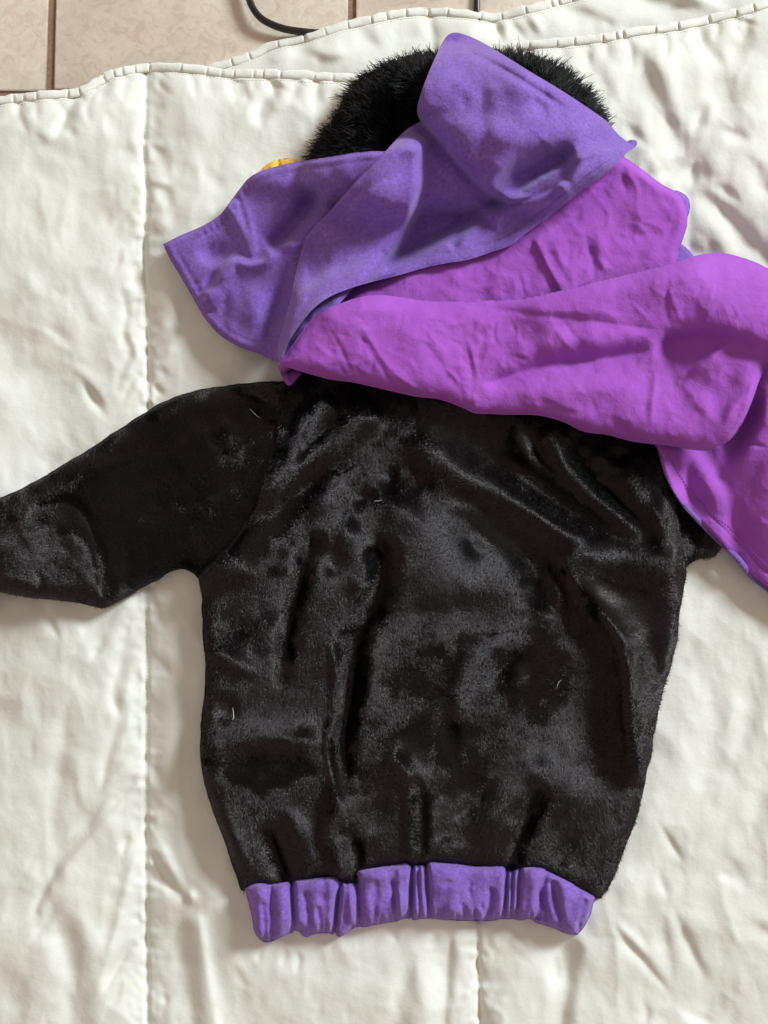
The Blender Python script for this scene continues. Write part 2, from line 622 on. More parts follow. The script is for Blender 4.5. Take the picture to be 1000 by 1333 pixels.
# ---- the layer folded behind
gb, polyb, Db = quilt_layer('back', EDGE_B, 0, 3.0, 420, M_QUILT)
gb.H = 4 + puff(np.maximum(Db - 9, 0), 15, 45) + fbm(gb.X, gb.Y, 90, 3, 4) * 2.6
gb.stroke([(563, 12), (562, 30), (566, 60), (570, 110)], -6, 5, 14, 1.3, 0.05, 0.2)
gb.stroke([(465, 24), (478, 50), (500, 66)], -5, 8, 12)
gb.stroke([(395, 60), (430, 70), (470, 62)], 6, 10, 8)
gb.stroke([(340, 82), (372, 70), (395, 72)], 5, 7, 9)
gb.stroke([(640, 20), (648, 38), (656, 58)], -8, 5, 10)
gb.stroke([(661, 20), (675, 40), (690, 54)], -5, 4, 9)
gb.stroke([(682, 12), (700, 34), (706, 52)], 5, 6, 5)
gb.stroke([(700, 6), (760, 20), (820, 44)], -7, 10, 22)
gb.stroke([(770, -20), (850, 5), (930, 10)], -8, 10, 20)
gb.stroke([(860, -40), (905, -8), (950, 18)], 7, 10, 14)
gb.wrinkles(50, (230, 0, 1000, 90), 14, 40, 2.4, 3.0, 5, 1.3, 0.6)
gb.H = blur(gb.H, 1, 1)
sheet('back_layer', gb, polyb, M_QUILT, quilt, 3)

# ---- the layer on top
gq, polyq, Dq = quilt_layer('front', EDGE_A, 0, 2.0, 1480, M_QUILT)
X, Y = gq.X, gq.Y
base = 12 + blur(TOP.sample(X, Y), 14) * 0.35
SEAM_L = [(190, 84), (189, 150), (187, 200), (191, 260), (187, 330), (191, 420), (193, 520), (192, 640), (190, 760), (191, 860), (190, 1000), (190, 1160), (192, 1300), (192, 1480)]
SEAM_M = [(640, 66), (632, 300), (626, 700), (623, 1100), (622, 1250), (625, 1333), (625, 1480)]
SEAM_R = [(880, 30), (889, 110), (893, 200), (897, 250), (899, 330), (905, 420), (910, 600)]
gq.H = base + puff(np.maximum(Dq - 10, 0), 13, 60)
pad = 13.0
for sm, wL, wR in ((SEAM_L, 22, 34), (SEAM_M, 26, 26)):
    P = spline(sm, 5)
    D, T, sd, _, _ = poly_dist(X, Y, P, False)
    w = np.where(sd > 0, wL, wR)
    gq.H += pad * (1 - np.exp(-D / w)) - 4.5 * np.exp(-(D / 2.2) ** 2)
    gq.H += 1.6 * np.exp(-D / 16) * vnoise(X, Y, 9, 4)
gq.H += fbm(X, Y, 120, 1, 3) * 3.0 + fbm(X * 1.25, Y * 0.8, 26, 14, 3) * 0.16 + crumple(X, Y, 60, 1.25, 2.4, 3) * (1.5 + 1.3 * vnoise(X, Y, 130, 6)) + fbm(X, Y, 200, 61, 2) * 2.5
r2 = 1 - np.abs(fbm(X * 1.2, Y * 0.75, 60, 21, 3))
gq.H += r2 * 1.2
st = gq.stroke
gq.ak = 0.68; gq.wk = 1.5
st(SEAM_R, -12, 26, 16, 1.2, 0.35, 0.3)
# hem gathers, left
st([(103, 119), (92, 142), (70, 180)], -11, 7, 5, 1.6, 0.1, 0.3)
st([(112, 118), (103, 140), (86, 160)], 6, 6, 8)
st([(26, 128), (21, 150), (-6, 160)], -6, 4, 6, 1.6, 0.1)
st([(45, 128), (32, 142), (24, 154)], -5, 4, 5, 1.6, 0.1)
st([(70, 126), (78, 138), (84, 150)], -5, 3, 6, 1.6, 0.1)
st([(148, 100), (134, 112), (120, 124)], -5, 4, 6, 1.6, 0.1)
st([(92, 160), (94, 172), (88, 184)], -3, 3, 5)
st([(60, 160), (58, 176), (74, 184)], 4, 8, 6)
# left strip body
st([(125, 140), (150, 158), (175, 160)], -4, 14, 10); st([(140, 195), (160, 208), (172, 222)], -4, 14, 10)
st([(184, 140), (176, 185), (186, 214)], 5, 9, 6); st([(150, 300), (162, 280), (172, 270)], -3, 4, 6)
st([(161, 318), (153, 342), (144, 362)], -5, 3, 6, 1.6); st([(168, 330), (180, 350), (182, 385)], -5, 4, 7)
st([(155, 352), (156, 372), (165, 406), (161, 434), (169, 460), (155, 495), (148, 530)], -8, 8, 5, 1.6)
st([(172, 400), (170, 440), (178, 462), (165, 490), (155, 528)], 6, 5, 7)
st([(107, 494), (122, 520), (141, 546)], -8, 4, 5, 1.5); st([(88, 474), (114, 492), (143, 532)], 6, 8, 5)
st([(180, 480), (166, 505), (158, 534)], -5, 4, 6); st([(55, 420), (80, 440), (94, 456)], -3.5, 6, 5)
st([(20, 350), (42, 372), (60, 395)], 3.5, 8, 10); st([(85, 350), (92, 375), (96, 405)], -3.5, 8, 8)
st([(105, 370), (125, 410), (140, 430)], 3.5, 8, 6)
# right of left seam
st([(194, 186), (204, 196), (214, 212), (218, 232)], -6, 6, 8); st([(193, 247), (206, 244), (218, 256), (213, 282)], -6, 5, 7)
st([(196, 226), (208, 236), (222, 238)], 5, 5, 6); st([(200, 270), (212, 292), (226, 300)], 5, 8, 8)
st([(197, 334), (210, 350), (221, 385), (216, 430), (222, 480), (236, 500)], 9, 12, 12)
st([(194, 395), (200, 420), (206, 412)], -6, 5, 6); st([(195, 498), (206, 508), (214, 520)], -5, 3, 4)
# under binding, centre-left
st([(309, 104), (312, 120), (306, 132)], -5, 4, 5, 1.6, 0.05); st([(316, 104), (320, 122), (326, 140)], -5, 4, 6, 1.6, 0.05)
st([(330, 104), (331, 114), (326, 120)], -4, 3, 3, 1.6, 0.05)
st([(361, 104), (352, 122), (337, 146), (345, 170)], -11, 9, 6, 1.7, 0.1, 0.3); st([(370, 104), (362, 130), (352, 155)], 6, 8, 7)
st([(392, 104), (384, 120), (370, 138)], -7, 5, 6, 1.6, 0.05); st([(414, 104), (411, 122), (412, 150)], -5, 4, 8, 1.6, 0.05)
st([(440, 104), (432, 130), (440, 160)], -5, 6, 8)
st([(262, 214), (280, 236), (300, 250)], -5, 7, 9); st([(230, 130), (258, 160), (270, 200)], 4, 16, 14)
st([(205, 95), (203, 130), (198, 165)], -8, 8, 16)
# top right
gq.ak = 0.55; gq.wk = 1.5
st([(752, 58), (776, 95), (810, 143)], -9, 8, 7); st([(742, 62), (800, 120), (812, 150)], 5, 10, 10)
st([(820, 56), (842, 100), (862, 145), (888, 204)], -12, 9, 18, 2.0, 0.15, 0.15)
st([(850, 55), (872, 110), (893, 170), (899, 200)], 8, 12, 12, 2, 0.2)
st([(927, 130), (912, 150), (901, 182)], -10, 6, 5, 1.7); st([(935, 128), (918, 160), (905, 195)], 6, 6, 9)
st([(890, 202), (874, 222), (856, 238)], -8, 6, 7); st([(880, 196), (858, 214), (838, 224)], 5, 7, 7)
st([(902, 248), (926, 264), (960, 298), (1010, 352)], -10, 8, 13, 1.8, 0.2, 0.1); st([(896, 262), (920, 290), (960, 340)], 6, 12, 12)
st([(924, 238), (946, 250), (967, 268)], -7, 5, 6); st([(960, 194), (985, 226), (1010, 276)], -9, 8, 10)
st([(930, 84), (940, 120), (960, 158)], -8, 16, 20, 2); st([(936, 168), (958, 176), (980, 184)], -8, 6, 7)
st([(902, 40), (925, 70), (948, 90)], -10, 8, 9, 1.8, 0.1); st([(972, 22), (964, 58), (948, 90)], -11, 8, 9, 1.8, 0.1)
st([(812, 152), (822, 172), (850, 195)], -6, 5, 6); st([(900, 300), (912, 318), (925, 330)], 4, 6, 6)
st([(990, 60), (985, 120), (1010, 190)], 9, 16, 20); st([(850, 180), (830, 150), (822, 120)], 5, 12, 10)
st([(925, 190), (930, 215), (922, 236)], 6, 9, 9); st([(905, 205), (902, 235), (898, 250)], -8, 4, 6)
# lower left
gq.ak = 0.7; gq.wk = 1.4
st([(62, 782), (66, 810), (80, 836)], -7, 4, 5, 1.6); st([(192, 766), (165, 790), (141, 820)], 5, 6, 6)
st([(141, 822), (128, 842), (117, 866)], -6, 5, 6); st([(172, 800), (160, 830), (150, 850)], -4, 5, 6)
st([(170, 812), (160, 850), (148, 906), (157, 934), (142, 980), (131, 1036)], -10, 11, 6, 1.7, 0.3, 0.15)
st([(176, 830), (166, 880), (164, 940), (146, 990), (136, 1034)], 7, 7, 12)
st([(182, 1004), (165, 1028), (140, 1052)], -6, 4, 6, 1.6); st([(180, 978), (150, 1010), (134, 1034)], 4, 5, 5)
st([(96, 890), (84, 940), (78, 1010), (69, 1060), (72, 1118)], -7, 10, 12)
st([(40, 880), (52, 930), (60, 960)], -3, 8, 8); st([(30, 820), (24, 900), (30, 960)], 4, 18, 20)
st([(164, 1044), (118, 1092), (74, 1146), (38, 1208)], 9, 9, 6, 1.7, 0.2); st([(138, 1040), (110, 1072), (86, 1092)], -6, 5, 6)
st([(80, 1110), (64, 1150), (36, 1206)], -8, 8, 6, 1.7); st([(78, 1160), (62, 1200), (30, 1240)], -5, 5, 6, 1.6)
st([(182, 1088), (164, 1160), (148, 1224), (122, 1306)], 8, 9, 6, 1.7); st([(172, 1080), (162, 1100), (160, 1118)], -6, 4, 4)
st([(182, 1216), (156, 1254), (128, 1306)], -9, 4, 7, 1.6); st([(160, 1270), (150, 1300), (130, 1324)], -4, 4, 6)
st([(72, 1172), (84, 1220), (94, 1262), (94, 1340), (96, 1420)], -12, 14, 12, 2.0, 0.2, 0.05); st([(100, 1180), (118, 1240), (122, 1330)], 6, 16, 14)
st([(190, 1092), (208, 1130), (226, 1156), (250, 1178)], -9, 4, 7, 1.6); st([(200, 1080), (222, 1130), (246, 1164)], 7, 6, 9)
st([(190, 1128), (202, 1142), (222, 1160)], -5, 4, 5); gq.bump(249, 1168, 7, 9, 7)
st([(230, 1176), (238, 1240), (250, 1340), (256, 1440)], -12, 13, 15, 2.0, 0.15, 0.02)
st([(256, 1180), (262, 1230), (280, 1336), (300, 1440)], 10, 7, 20, 1.8, 0.1, 0.02)
st([(196, 770), (206, 800), (220, 826)], -6, 5, 6); st([(195, 850), (212, 866), (224, 884)], -4, 4, 6); st([(196, 984), (206, 1010), (212, 1030)], -5, 4, 7)
st([(215, 860), (222, 960), (224, 1050)], 5, 12, 10)
st([(208, 1290), (216, 1300), (214, 1312)], -4, 3, 4)
# bottom middle / right
st([(347, 1228), (338, 1240), (336, 1258)], -3.5, 3, 4); st([(366, 1228), (372, 1244), (362, 1262)], -3.5, 3, 4); st([(384, 1234), (390, 1250), (384, 1270)], -3.5, 3, 4)
st([(300, 1255), (318, 1280), (330, 1286)], -3, 5, 5); st([(505, 1204), (512, 1216), (518, 1228)], -3.5, 3, 4); st([(556, 1210), (566, 1222), (552, 1236)], -3, 4, 4)
st([(534, 1240), (526, 1280), (516, 1330), (512, 1400)], -6, 9, 9, 2, 0.3, 0.05)
st([(588, 1200), (583, 1260), (578, 1340), (578, 1430)], -8, 5, 12, 1.7, 0.2, 0.05); st([(556, 1230), (552, 1290), (550, 1380)], 5, 14, 14)
st([(672, 1200), (676, 1218), (686, 1236)], -4, 3, 5); st([(700, 1230), (704, 1270), (690, 1330)], 5, 12, 12); st([(722, 1240), (723, 1262), (720, 1290)], -5, 4, 5)
st([(750, 1210), (738, 1270), (728, 1340), (722, 1430)], -13, 9, 24, 2, 0.15, 0.02); st([(720, 1220), (714, 1280), (708, 1360)], 6, 9, 9)
st([(794, 1196), (812, 1222), (840, 1254), (878, 1300)], -7, 4, 6, 1.5); st([(800, 1194), (816, 1216), (850, 1252)], 4, 5, 5)
st([(872, 1172), (890, 1216), (922, 1282)], -6, 5, 7, 1.7); st([(860, 1180), (866, 1230), (880, 1290)], -5, 7, 9)
st([(855, 1065), (872, 1095), (895, 1130)], -5, 3, 5, 1.6); st([(858, 1130), (862, 1150), (872, 1172)], -3, 4, 4)
st([(836, 1300), (842, 1320), (836, 1340)], -4, 4, 6)
st([(1010, 1205), (970, 1250), (930, 1290), (905, 1340)], -9, 14, 14, 2, 0.1, 0.1); st([(985, 840), (980, 900), (965, 970), (950, 1020)], -7, 12, 12)
st([(1000, 960), (990, 1040), (975, 1100)], -6, 14, 12); st([(945, 1110), (960, 1140), (980, 1165)], -6, 8, 9); st([(940, 1150), (950, 1130)], -3, 6, 6)
st([(900, 830), (886, 960), (862, 1060), (830, 1120), (800, 1260)], 8, 26, 24); st([(935, 850), (930, 960), (905, 1060)], -4, 14, 16)
gq.wrinkles(70, (0, 130, 185, 640), 20, 90, 1.35, 3.5, 41, 0.9, 0.7)
gq.wrinkles(70, (0, 780, 185, 1320), 20, 105, 1.53, 3.5, 42, 1.9, 0.5)
gq.wrinkles(60, (640, 1180, 1000, 1330), 20, 90, 0.99, 3.0, 43, 1.0, 0.7)
gq.wrinkles(30, (820, 780, 1000, 1180), 25, 105, 0.99, 4.0, 44, 1.4, 0.6)
gq.wrinkles(30, (280, 1220, 620, 1330), 20, 75, 0.99, 3.2, 45, 1.5, 0.6)
gq.wrinkles(40, (195, 110, 460, 300), 15, 75, 1.44, 4.0, 46, 1.5, 0.6)
gq.wrinkles(50, (680, 60, 1000, 320), 20, 90, 1.71, 4.0, 47, 1.0, 0.7)
for k in range(44):                                   # gathers pulled by the binding
    x = -20 + k * 24 + random.uniform(-8, 8)
    ya = np.interp(x, [p[0] for p in EDGE_A], [p[1] for p in EDGE_A])
    st([(x, ya + 11), (x + random.uniform(-8, 8), ya + 24), (x + random.uniform(-16, 16), ya + random.uniform(34, 60))], random.uniform(-5, -1.5), random.uniform(3, 6), random.uniform(3, 7), 1.7, 0.02, 0.5)
gq.H = blur(gq.H, 1, 1)
sheet('front_layer', gq, polyq, M_QUILT, quilt, 3)


# ---- gathered binding along both edges
def binding(edge, gr, x_lo, x_hi, zoff, name, seed):
    r = random.Random(seed)
    P = spline(edge, 40)
    L = np.concatenate([[0], np.cumsum(np.hypot(*(P[1:] - P[:-1]).T))])
    n = int(L[-1] / 1.0)
    s = np.linspace(0, L[-1], n)
    ex = np.interp(s, L, P[:, 0]); ey = np.interp(s, L, P[:, 1])
    tx = np.gradient(ex); ty = np.gradient(ey); l = np.hypot(tx, ty); tx /= l; ty /= l
    nx, ny = -ty, tx                       # towards the inside (down the picture)
    pin = np.zeros(n); step = np.zeros(n)
    q = 0.0
    while q < L[-1]:
        w = r.uniform(0.9, 2.2); a = r.uniform(0.2, 1.0)
        pin += a * np.exp(-((s - q) / w) ** 2)
        g = r.uniform(9, 46)
        m = (s > q) & (s < q + g)
        step[m] += (r.uniform(0.8, 2.6)) * (1 - (s[m] - q) / g)
        q += g
    wob = np.interp(s, np.arange(0, L[-1] + 20, 9), [r.gauss(0, 0.7) for _ in range(len(np.arange(0, L[-1] + 20, 9)))])
    K = 12
    V = []
    h0 = gr.sample(ex + nx * 12, ey + ny * 12)
    h0 = blur(np.repeat(h0[None], 3, 0), 12, 2)[1]
    for k in range(K + 1):
        t = k / K
        wdt = 12.5
        off = wdt * t - 1.5 - 1.2 * np.clip(pin, 0, 1) * (1 - t) * -1 + wob * (1 - t)
        prof = math.sin(math.pi * min(t * 1.02, 1)) ** 0.4
        hh = h0 - 3.5 + zoff + (3.6 * (1 - 0.75 * np.clip(pin, 0, 1)) + step * 0.8) * prof - (2.5 if k == K else 0) - (6 if k == 0 else 0)
        V.append(PW(ex + nx * off, ey + ny * off, hh))
    V.append(PW(ex + nx * 2, ey + ny * 2, h0 - 12))
    V = np.stack(V, 1)
    m = K + 2
    idx = np.arange(n * m).reshape(n, m)
    f = np.stack([idx[:-1, :-1], idx[:-1, 1:], idx[1:, 1:], idx[1:, :-1]], -1).reshape(-1, 4)
    keep = (ex > x_lo) & (ex < x_hi)
    kk = np.repeat((keep[:-1] & keep[1:])[:, None], m - 1, 1).ravel()
    o = mesh_obj(name, V.reshape(-1, 3), f[kk][:, ::-1], M_BIND, quilt)
    return ex, ey, nx, ny


binding(EDGE_B, gb, -165, 1165, 0, 'binding', 3)
ba = binding(EDGE_A, gq, -165, 1165, 1.0, 'binding', 8)


def stitches(pts, gr, name, mat, parent, pitch_px=5.0, length=3.4, rad=0.45, lift=0.2, wob=0.3, amap=None):
    """a row of small thread stitches lying on the cloth, joined into one part"""
    P = spline(pts, 10) if len(pts) > 2 else np.array(pts, float)
    L = np.concatenate([[0], np.cumsum(np.hypot(*(P[1:] - P[:-1]).T))])
    V = []; Fc = []
    for q in np.arange(2, L[-1] - 3, pitch_px):
        a = [np.interp(q, L, P[:, 0]), np.interp(q, L, P[:, 1])]; b = [np.interp(q + length, L, P[:, 0]), np.interp(q + length, L, P[:, 1])]
        w = random.gauss(0, wob)
        dx, dy = b[0] - a[0], b[1] - a[1]; l = math.hypot(dx, dy); nx, ny = -dy / l, dx / l
        prof = [(0, -0.6), (0.2, lift + 0.3), (0.8, lift + 0.3), (1, -0.6)]
        i0 = len(V)
        for t, z in prof:
            cx = a[0] + dx * t + nx * w; cy = a[1] + dy * t + ny * w
            h = float(gr.sample(np.array([cx]), np.array([cy]))[0]) + z
            for sx, sz in ((-1, 0), (0, 1), (1, 0), (0, -1)):
                V.append(PW(cx + nx * rad * sx, cy + ny * rad * sx, h + rad * sz))
        for k in range(3):
            for c in range(4):
                Fc.append((i0 + k * 4 + c, i0 + k * 4 + (c + 1) % 4, i0 + (k + 1) * 4 + (c + 1) % 4, i0 + (k + 1) * 4 + c))
    o = mesh_obj(name, np.array(V), Fc, mat, parent)
    o['kind'] = 'stuff'
    return o


stitches(SEAM_L, gq, 'seam_stitches', M_THREAD, quilt, 4.4, 3.6, 0.30, 0.05)
stitches([(p[0] + 1, p[1] + 12.5) for p in EDGE_A], gq, 'binding_stitches', M_THREAD, quilt, 4.6, 3.4, 0.32, 0.1)
stitches([(p[0] + 2, p[1] + 12.0) for p in EDGE_B], gb, 'binding_stitches', M_THREAD, quilt, 4.6, 3.4, 0.32, 0.1)
stitches(SEAM_M, gq, 'seam_stitches', M_THREAD, quilt, 4.4, 3.6, 0.30, 0.05)

# ================================================================== CABLE on the floor
def tube(name, pts3, rad, mat, parent=None, seg=12):
    P = np.array(pts3); n = len(P)
    T = np.gradient(P, axis=0); T /= np.linalg.norm(T, axis=1)[:, None]
    up = np.array([0, 0, 1.0]); A = np.cross(T, up); A /= np.linalg.norm(A, axis=1)[:, None] + 1e-9
    B = np.cross(A, T)
    rr = np.broadcast_to(np.asarray(rad, float), (n,))
    V = np.concatenate([P[:, None] + rr[:, None, None] * (A[:, None] * np.cos(a) + B[:, None] * np.sin(a)) for a in np.linspace(0, 2 * math.pi, seg, endpoint=False)], 1).reshape(-1, 3)
    idx = np.arange(n * seg).reshape(n, seg)
    f = np.stack([idx[:-1], idx[1:], np.roll(idx, -1, 1)[1:], np.roll(idx, -1, 1)[:-1]], -1).reshape(-1, 4)
    return mesh_obj(name, V, f, mat, parent)


mc, ntc, bc = mat_base('black_rubber')
bc.inputs['Base Color'].default_value = (0.013, 0.009, 0.009, 1); bc.inputs['Roughness'].default_value = 0.32
nn = noise_node(ntc, 200, 3, 0.5); bump_chain(ntc, [(nn.outputs[0], 0.1, 0.0005)], bc)
cp = spline([(300, -90), (314, -40), (322, -10), (328, 8), (338, 22), (352, 31), (372, 38), (400, 42), (440, 46), (500, 60), (560, 90)], 8)
cz = 9.0 + 3 * np.exp(-((cp[:, 0] - 335) / 30) ** 2)
cz = np.where(cp[:, 0] > 400, 3.4, np.minimum(cz, 3.4 + np.clip((412 - cp[:, 0]) * 0.15, 0, 99)))
cable = tube('cable', PW(cp[:, 0], cp[:, 1], cz + 0.8), 4.7 * S, mc)
tag(cable, 'black rubber cable curving over the tile floor and under the quilt edge', 'cable')
# unidentified dark strip on the floor at the top edge, built as a strap
mw, ntw, bw = mat_base('dark_brown_strap')
bw.inputs['Base Color'].default_value = (0.02, 0.011, 0.009, 1); bw.inputs['Roughness'].default_value = 0.4
nn = noise_node(ntw, 90, 4, 0.6); bump_chain(ntw, [(nn.outputs[0], 0.2, 0.0008)], bw)
cp = spline([(622, -140), (622, -60), (622, -20), (621, 4), (622, 20), (630, 60)], 6)
strap = tube('strap', PW(cp[:, 0], cp[:, 1], np.full(len(cp), 3.6)), 4.5 * S, mw)
tag(strap, 'short dark brown strap on the tile floor behind the top middle of the quilt', 'strap')

# ================================================================== COSTUME
cost = thing('costume_jacket', 'black plush costume jacket with purple waistband and cape, lying face down on the quilt', 'costume')
cost.location = (0, 0, 0)


def wobble(P, a=0.8):
    Q = [];
    for i in range(len(P)):
        p, q = P[i], P[(i + 1) % len(P)]
        m = max(1, int(math.hypot(*(q - p)) / 3))
        for k in range(m):
            Q.append(p + (q - p) * k / m)
    Q = np.array(Q)
    return Q + a * np.stack([fbm(Q[:, 0], Q[:, 1], 14, 81, 3), fbm(Q[:, 0], Q[:, 1], 14, 85, 3)], 1) * 0.6


def piece_grid(poly, step, m=10):
    return Grid(poly[:, 0].min() - m, poly[:, 1].min() - m, poly[:, 0].max() + m, poly[:, 1].max() + m, step)




# ---- yellow piece
poly = outline([(338, 228), (342, 219), (352, 211), (362, 208), (375, 206), (390, 210), (400, 216), (400, 240), (345, 240)])
g = piece_grid(poly, 1.5)
D = poly_dist(g.X, g.Y, poly)[0]
g.H = blur(local(g), 5) + 3 + puff(D, 9, 9)
g.stroke([(361, 207), (363, 216), (366, 230)], -3.5, 2.5, 3, 1.8, 0.02)
g.stroke([(351, 213), (356, 224)], 2, 4, 3)
YEL = sheet('yellow_trim', g, poly, M_YEL, cost, 2, 2)

# ---- fur of the hood
P2 = outline([(368, 470, 1), (362, 466), (364, 440), (374, 405), (384, 362), (392, 328), (402, 304), (430, 274), (460, 240), (490, 210), (512, 186), (530, 168), (548, 158, 1), (543, 146), (546, 128), (556, 100), (568, 72), (578, 52), (586, 44), (598, 43),
              (622, 52), (650, 68), (690, 93), (730, 117), (768, 142), (790, 158), (804, 174), (816, 184, 1), (822, 182), (828, 183), (829, 188), (824, 194), (815, 200), (804, 212), (780, 232), (750, 254), (718, 280), (690, 300), (665, 319), (640, 328), (610, 338), (585, 342),
              (555, 348), (520, 358), (488, 366), (460, 374), (430, 386), (408, 402), (390, 424), (376, 446)])
FURP = outline([(408, 212), (420, 186), (436, 160), (452, 132), (474, 104), (500, 86), (530, 74), (560, 70), (600, 66), (640, 68), (680, 72), (712, 80), (742, 100), (766, 126), (785, 156), (796, 190), (775, 215), (700, 250), (590, 272), (480, 262), (412, 238)])
gf = piece_grid(FURP, 2.0, 30)
Df, _, _, _, _ = poly_dist(gf.X, gf.Y, FURP)
inf = inside(gf.X, gf.Y, FURP)
gf.H = seat(gf, 8) + 1 + puff(np.where(inf, Df, 0), 58, 54, 1.8)
gf.H += fbm(gf.X, gf.Y, 22, 8, 3) * 2.2 * np.clip(Df / 15, 0, 1)
gf.bump(520, 150, 34, 30, -18)
gf.stroke([(440, 200), (470, 150), (500, 115), (540, 98)], 5, 12, 14)
fur = sheet('fur_lining', gf, FURP, M_BLK, cost, 2, 2)
cx, cy = 600, 205
dx = gf.X - cx; dy = gf.Y - cy; rr = np.hypot(dx, dy)
ang = np.arctan2(dy, dx) + 0.5 * vnoise(gf.X, gf.Y, 40, 3) - 0.25
dirx = np.cos(ang); diry = np.sin(ang)
vis = inf & ((gf.Y < 215) | (gf.X < 430)) & (gf.Y < 235)
dp2 = poly_dist(gf.X, gf.Y, P2)[0]
vis &= ~(inside(gf.X, gf.Y, P2) & (dp2 > 7))
hair('fur_pile', gf, vis, 1.1, 11.5, 1.0, 0.7, M_FUR, fur, dirx, diry, 0.22, 5, 12.0, 0.9, 21, 0.25, 0.28, (8.0, 0.8))

# ---- right sleeve stub and left sleeve (plush)
RS = outline([(850, 560), (900, 600), (935, 660), (942, 700), (936, 718), (926, 726), (908, 728), (896, 736), (880, 748), (840, 720), (820, 640)])
g = piece_grid(RS, 2.0)
D = poly_dist(g.X, g.Y, RS)[0]
g.H = blur(local(g), 10) + 2 + puff(D, 22, 16)
g.stroke([(868, 640), (884, 690), (890, 735)], 6, 9, 8)
g.stroke([(900, 650), (906, 690), (900, 728)], -4, 6, 6)
g.H += fbm(g.X, g.Y, 30, 31, 3) * 0.8
rsl = sheet('sleeve', g, RS, M_BLK, cost, 2, 2)
G_RS = g; IN_RS = inside(g.X, g.Y, RS) & (D > 2.2)

LS = outline([(390, 500), (364, 497), (340, 497), (302, 500), (262, 507), (230, 516), (196, 532), (160, 555), (120, 582), (80, 606), (40, 630), (0, 648), (-40, 664), (-90, 690), (-120, 730),
              (-110, 790), (-60, 806), (-30, 790), (-6, 772), (20, 776), (60, 780), (96, 784), (132, 792), (150, 785), (180, 769), (206, 755), (231, 742), (246, 744), (258, 752, 1), (300, 730), (340, 690), (385, 600)])
LS = wobble(LS)
g = piece_grid(LS, 1.8)
D = poly_dist(g.X, g.Y, LS)[0]
g.H = blur(local(g), 10) + 1.5 + puff(D, 32, 25, 2.0)
s_ = g.stroke
s_([(-40, 735), (0, 704), (38, 668), (76, 640), (139, 606), (190, 590)], 6, 16, 8, 1.8, 0.1, 0.4)
s_([(-20, 690), (40, 650), (90, 622), (150, 590)], -3, 12, 10)
# lower flap of the sleeve, lying in the light
s_([(-40, 730), (0, 694), (40, 668), (78, 656), (104, 668), (122, 704), (131, 745), (138, 790)], -4, 10, 4, 1.6, 0.05, 0.05)
s_([(20, 700), (60, 686), (96, 690), (110, 730), (124, 780)], 4, 26, 20, 2.0, 0.1, 0.15)
g.H += 24 * smooth((136 - g.X) / 150) * smooth((g.Y - 0.0 - np.interp(g.X, [-60, 0, 60, 110, 140], [700, 690, 655, 670, 700])) / 30)
s_([(40, 790), (55, 760), (50, 735)], -2.5, 7, 6)
s_([(150, 790), (165, 740), (150, 690)], -4, 16, 16)
s_([(-10, 690), (-4, 730), (0, 775)], -8, 5, 7)
# shoulder creases
s_([(300, 508), (326, 514), (352, 528), (372, 528)], 7, 6, 6, 1.8, 0.2, 0.1); s_([(312, 524), (338, 544), (374, 544)], -7, 6, 6, 1.8)
s_([(268, 594), (296, 589), (320, 576), (366, 550)], 4, 6, 4, 1.6); s_([(280, 552), (296, 560), (312, 566)], 5, 10, 9); s_([(266, 565), (284, 582), (310, 580)], -5, 9, 8)
s_([(240, 530), (262, 552), (270, 575)], -2.5, 14, 12)
s_([(232, 690), (270, 668), (310, 645), (345, 620)], 3.5, 16, 10); s_([(150, 660), (190, 690), (240, 690)], 2, 20, 16)
s_([(345, 505), (370, 512), (388, 520)], -5, 6, 6)
g.H += fbm(g.X, g.Y, 60, 33, 4) * 1.2
lsl = sheet('sleeve', g, LS, M_BLK, cost, 2, 2)
G_LS = g; IN_LS = inside(g.X, g.Y, LS) & (D > 2.2)

# ---- plush back panel
BODY = outline([(366, 508), (385, 486), (420, 470), (520, 470), (700, 500), (860, 560), (876, 640), (886, 700), (893, 737, 1), (893, 752), (886, 790), (880, 842), (868, 886), (856, 930), (850, 975), (843, 1000),
                (838, 1028), (826, 1072), (812, 1108), (798, 1144), (783, 1170, 1), (770, 1169), (745, 1155), (720, 1141), (702, 1134), (682, 1132), (660, 1134), (620, 1130), (585, 1127), (556, 1126), (545, 1128), (535, 1127), (500, 1132), (468, 1138), (463, 1152), (448, 1154), (443, 1147), (412, 1148), (380, 1152), (352, 1155), (335, 1156), (314, 1160, 1), (304, 1130), (291, 1092), (276, 1052),
                (266, 1018), (261, 984), (261, 950), (265, 910), (268, 872), (264, 830), (263, 780), (258, 747, 1), (285, 722), (312, 694), (334, 650), (350, 600), (362, 556)])
BODY = wobble(BODY)
g = piece_grid(BODY, 1.6)
D = poly_dist(g.X, g.Y, BODY)[0]
X, Y = g.X, g.Y
low = smooth((Y - 1030) / 120)                       # pulled in by the elastic at the hem
wid = puff(D, 1.0, 24, 2.4)
sl = smooth((720 - Y) / 60)                          # over the sleeves the seam is only a shallow groove
nearL = np.exp(-(np.minimum(np.abs(X - 330), 200) / 60) ** 2) * sl
b = blur(local(g), 12)
g.H = b * 0.9 + 5.0 + wid * (34 - 10 * low) * (1 - 0.45 * nearL) + 5 * np.exp(-((X - 560) / 240) ** 2)
g.H = np.maximum(g.H, seat(g, 5) + 3 * wid)
s_ = g.stroke
g.ak = 1.5; g.wk = 1.4
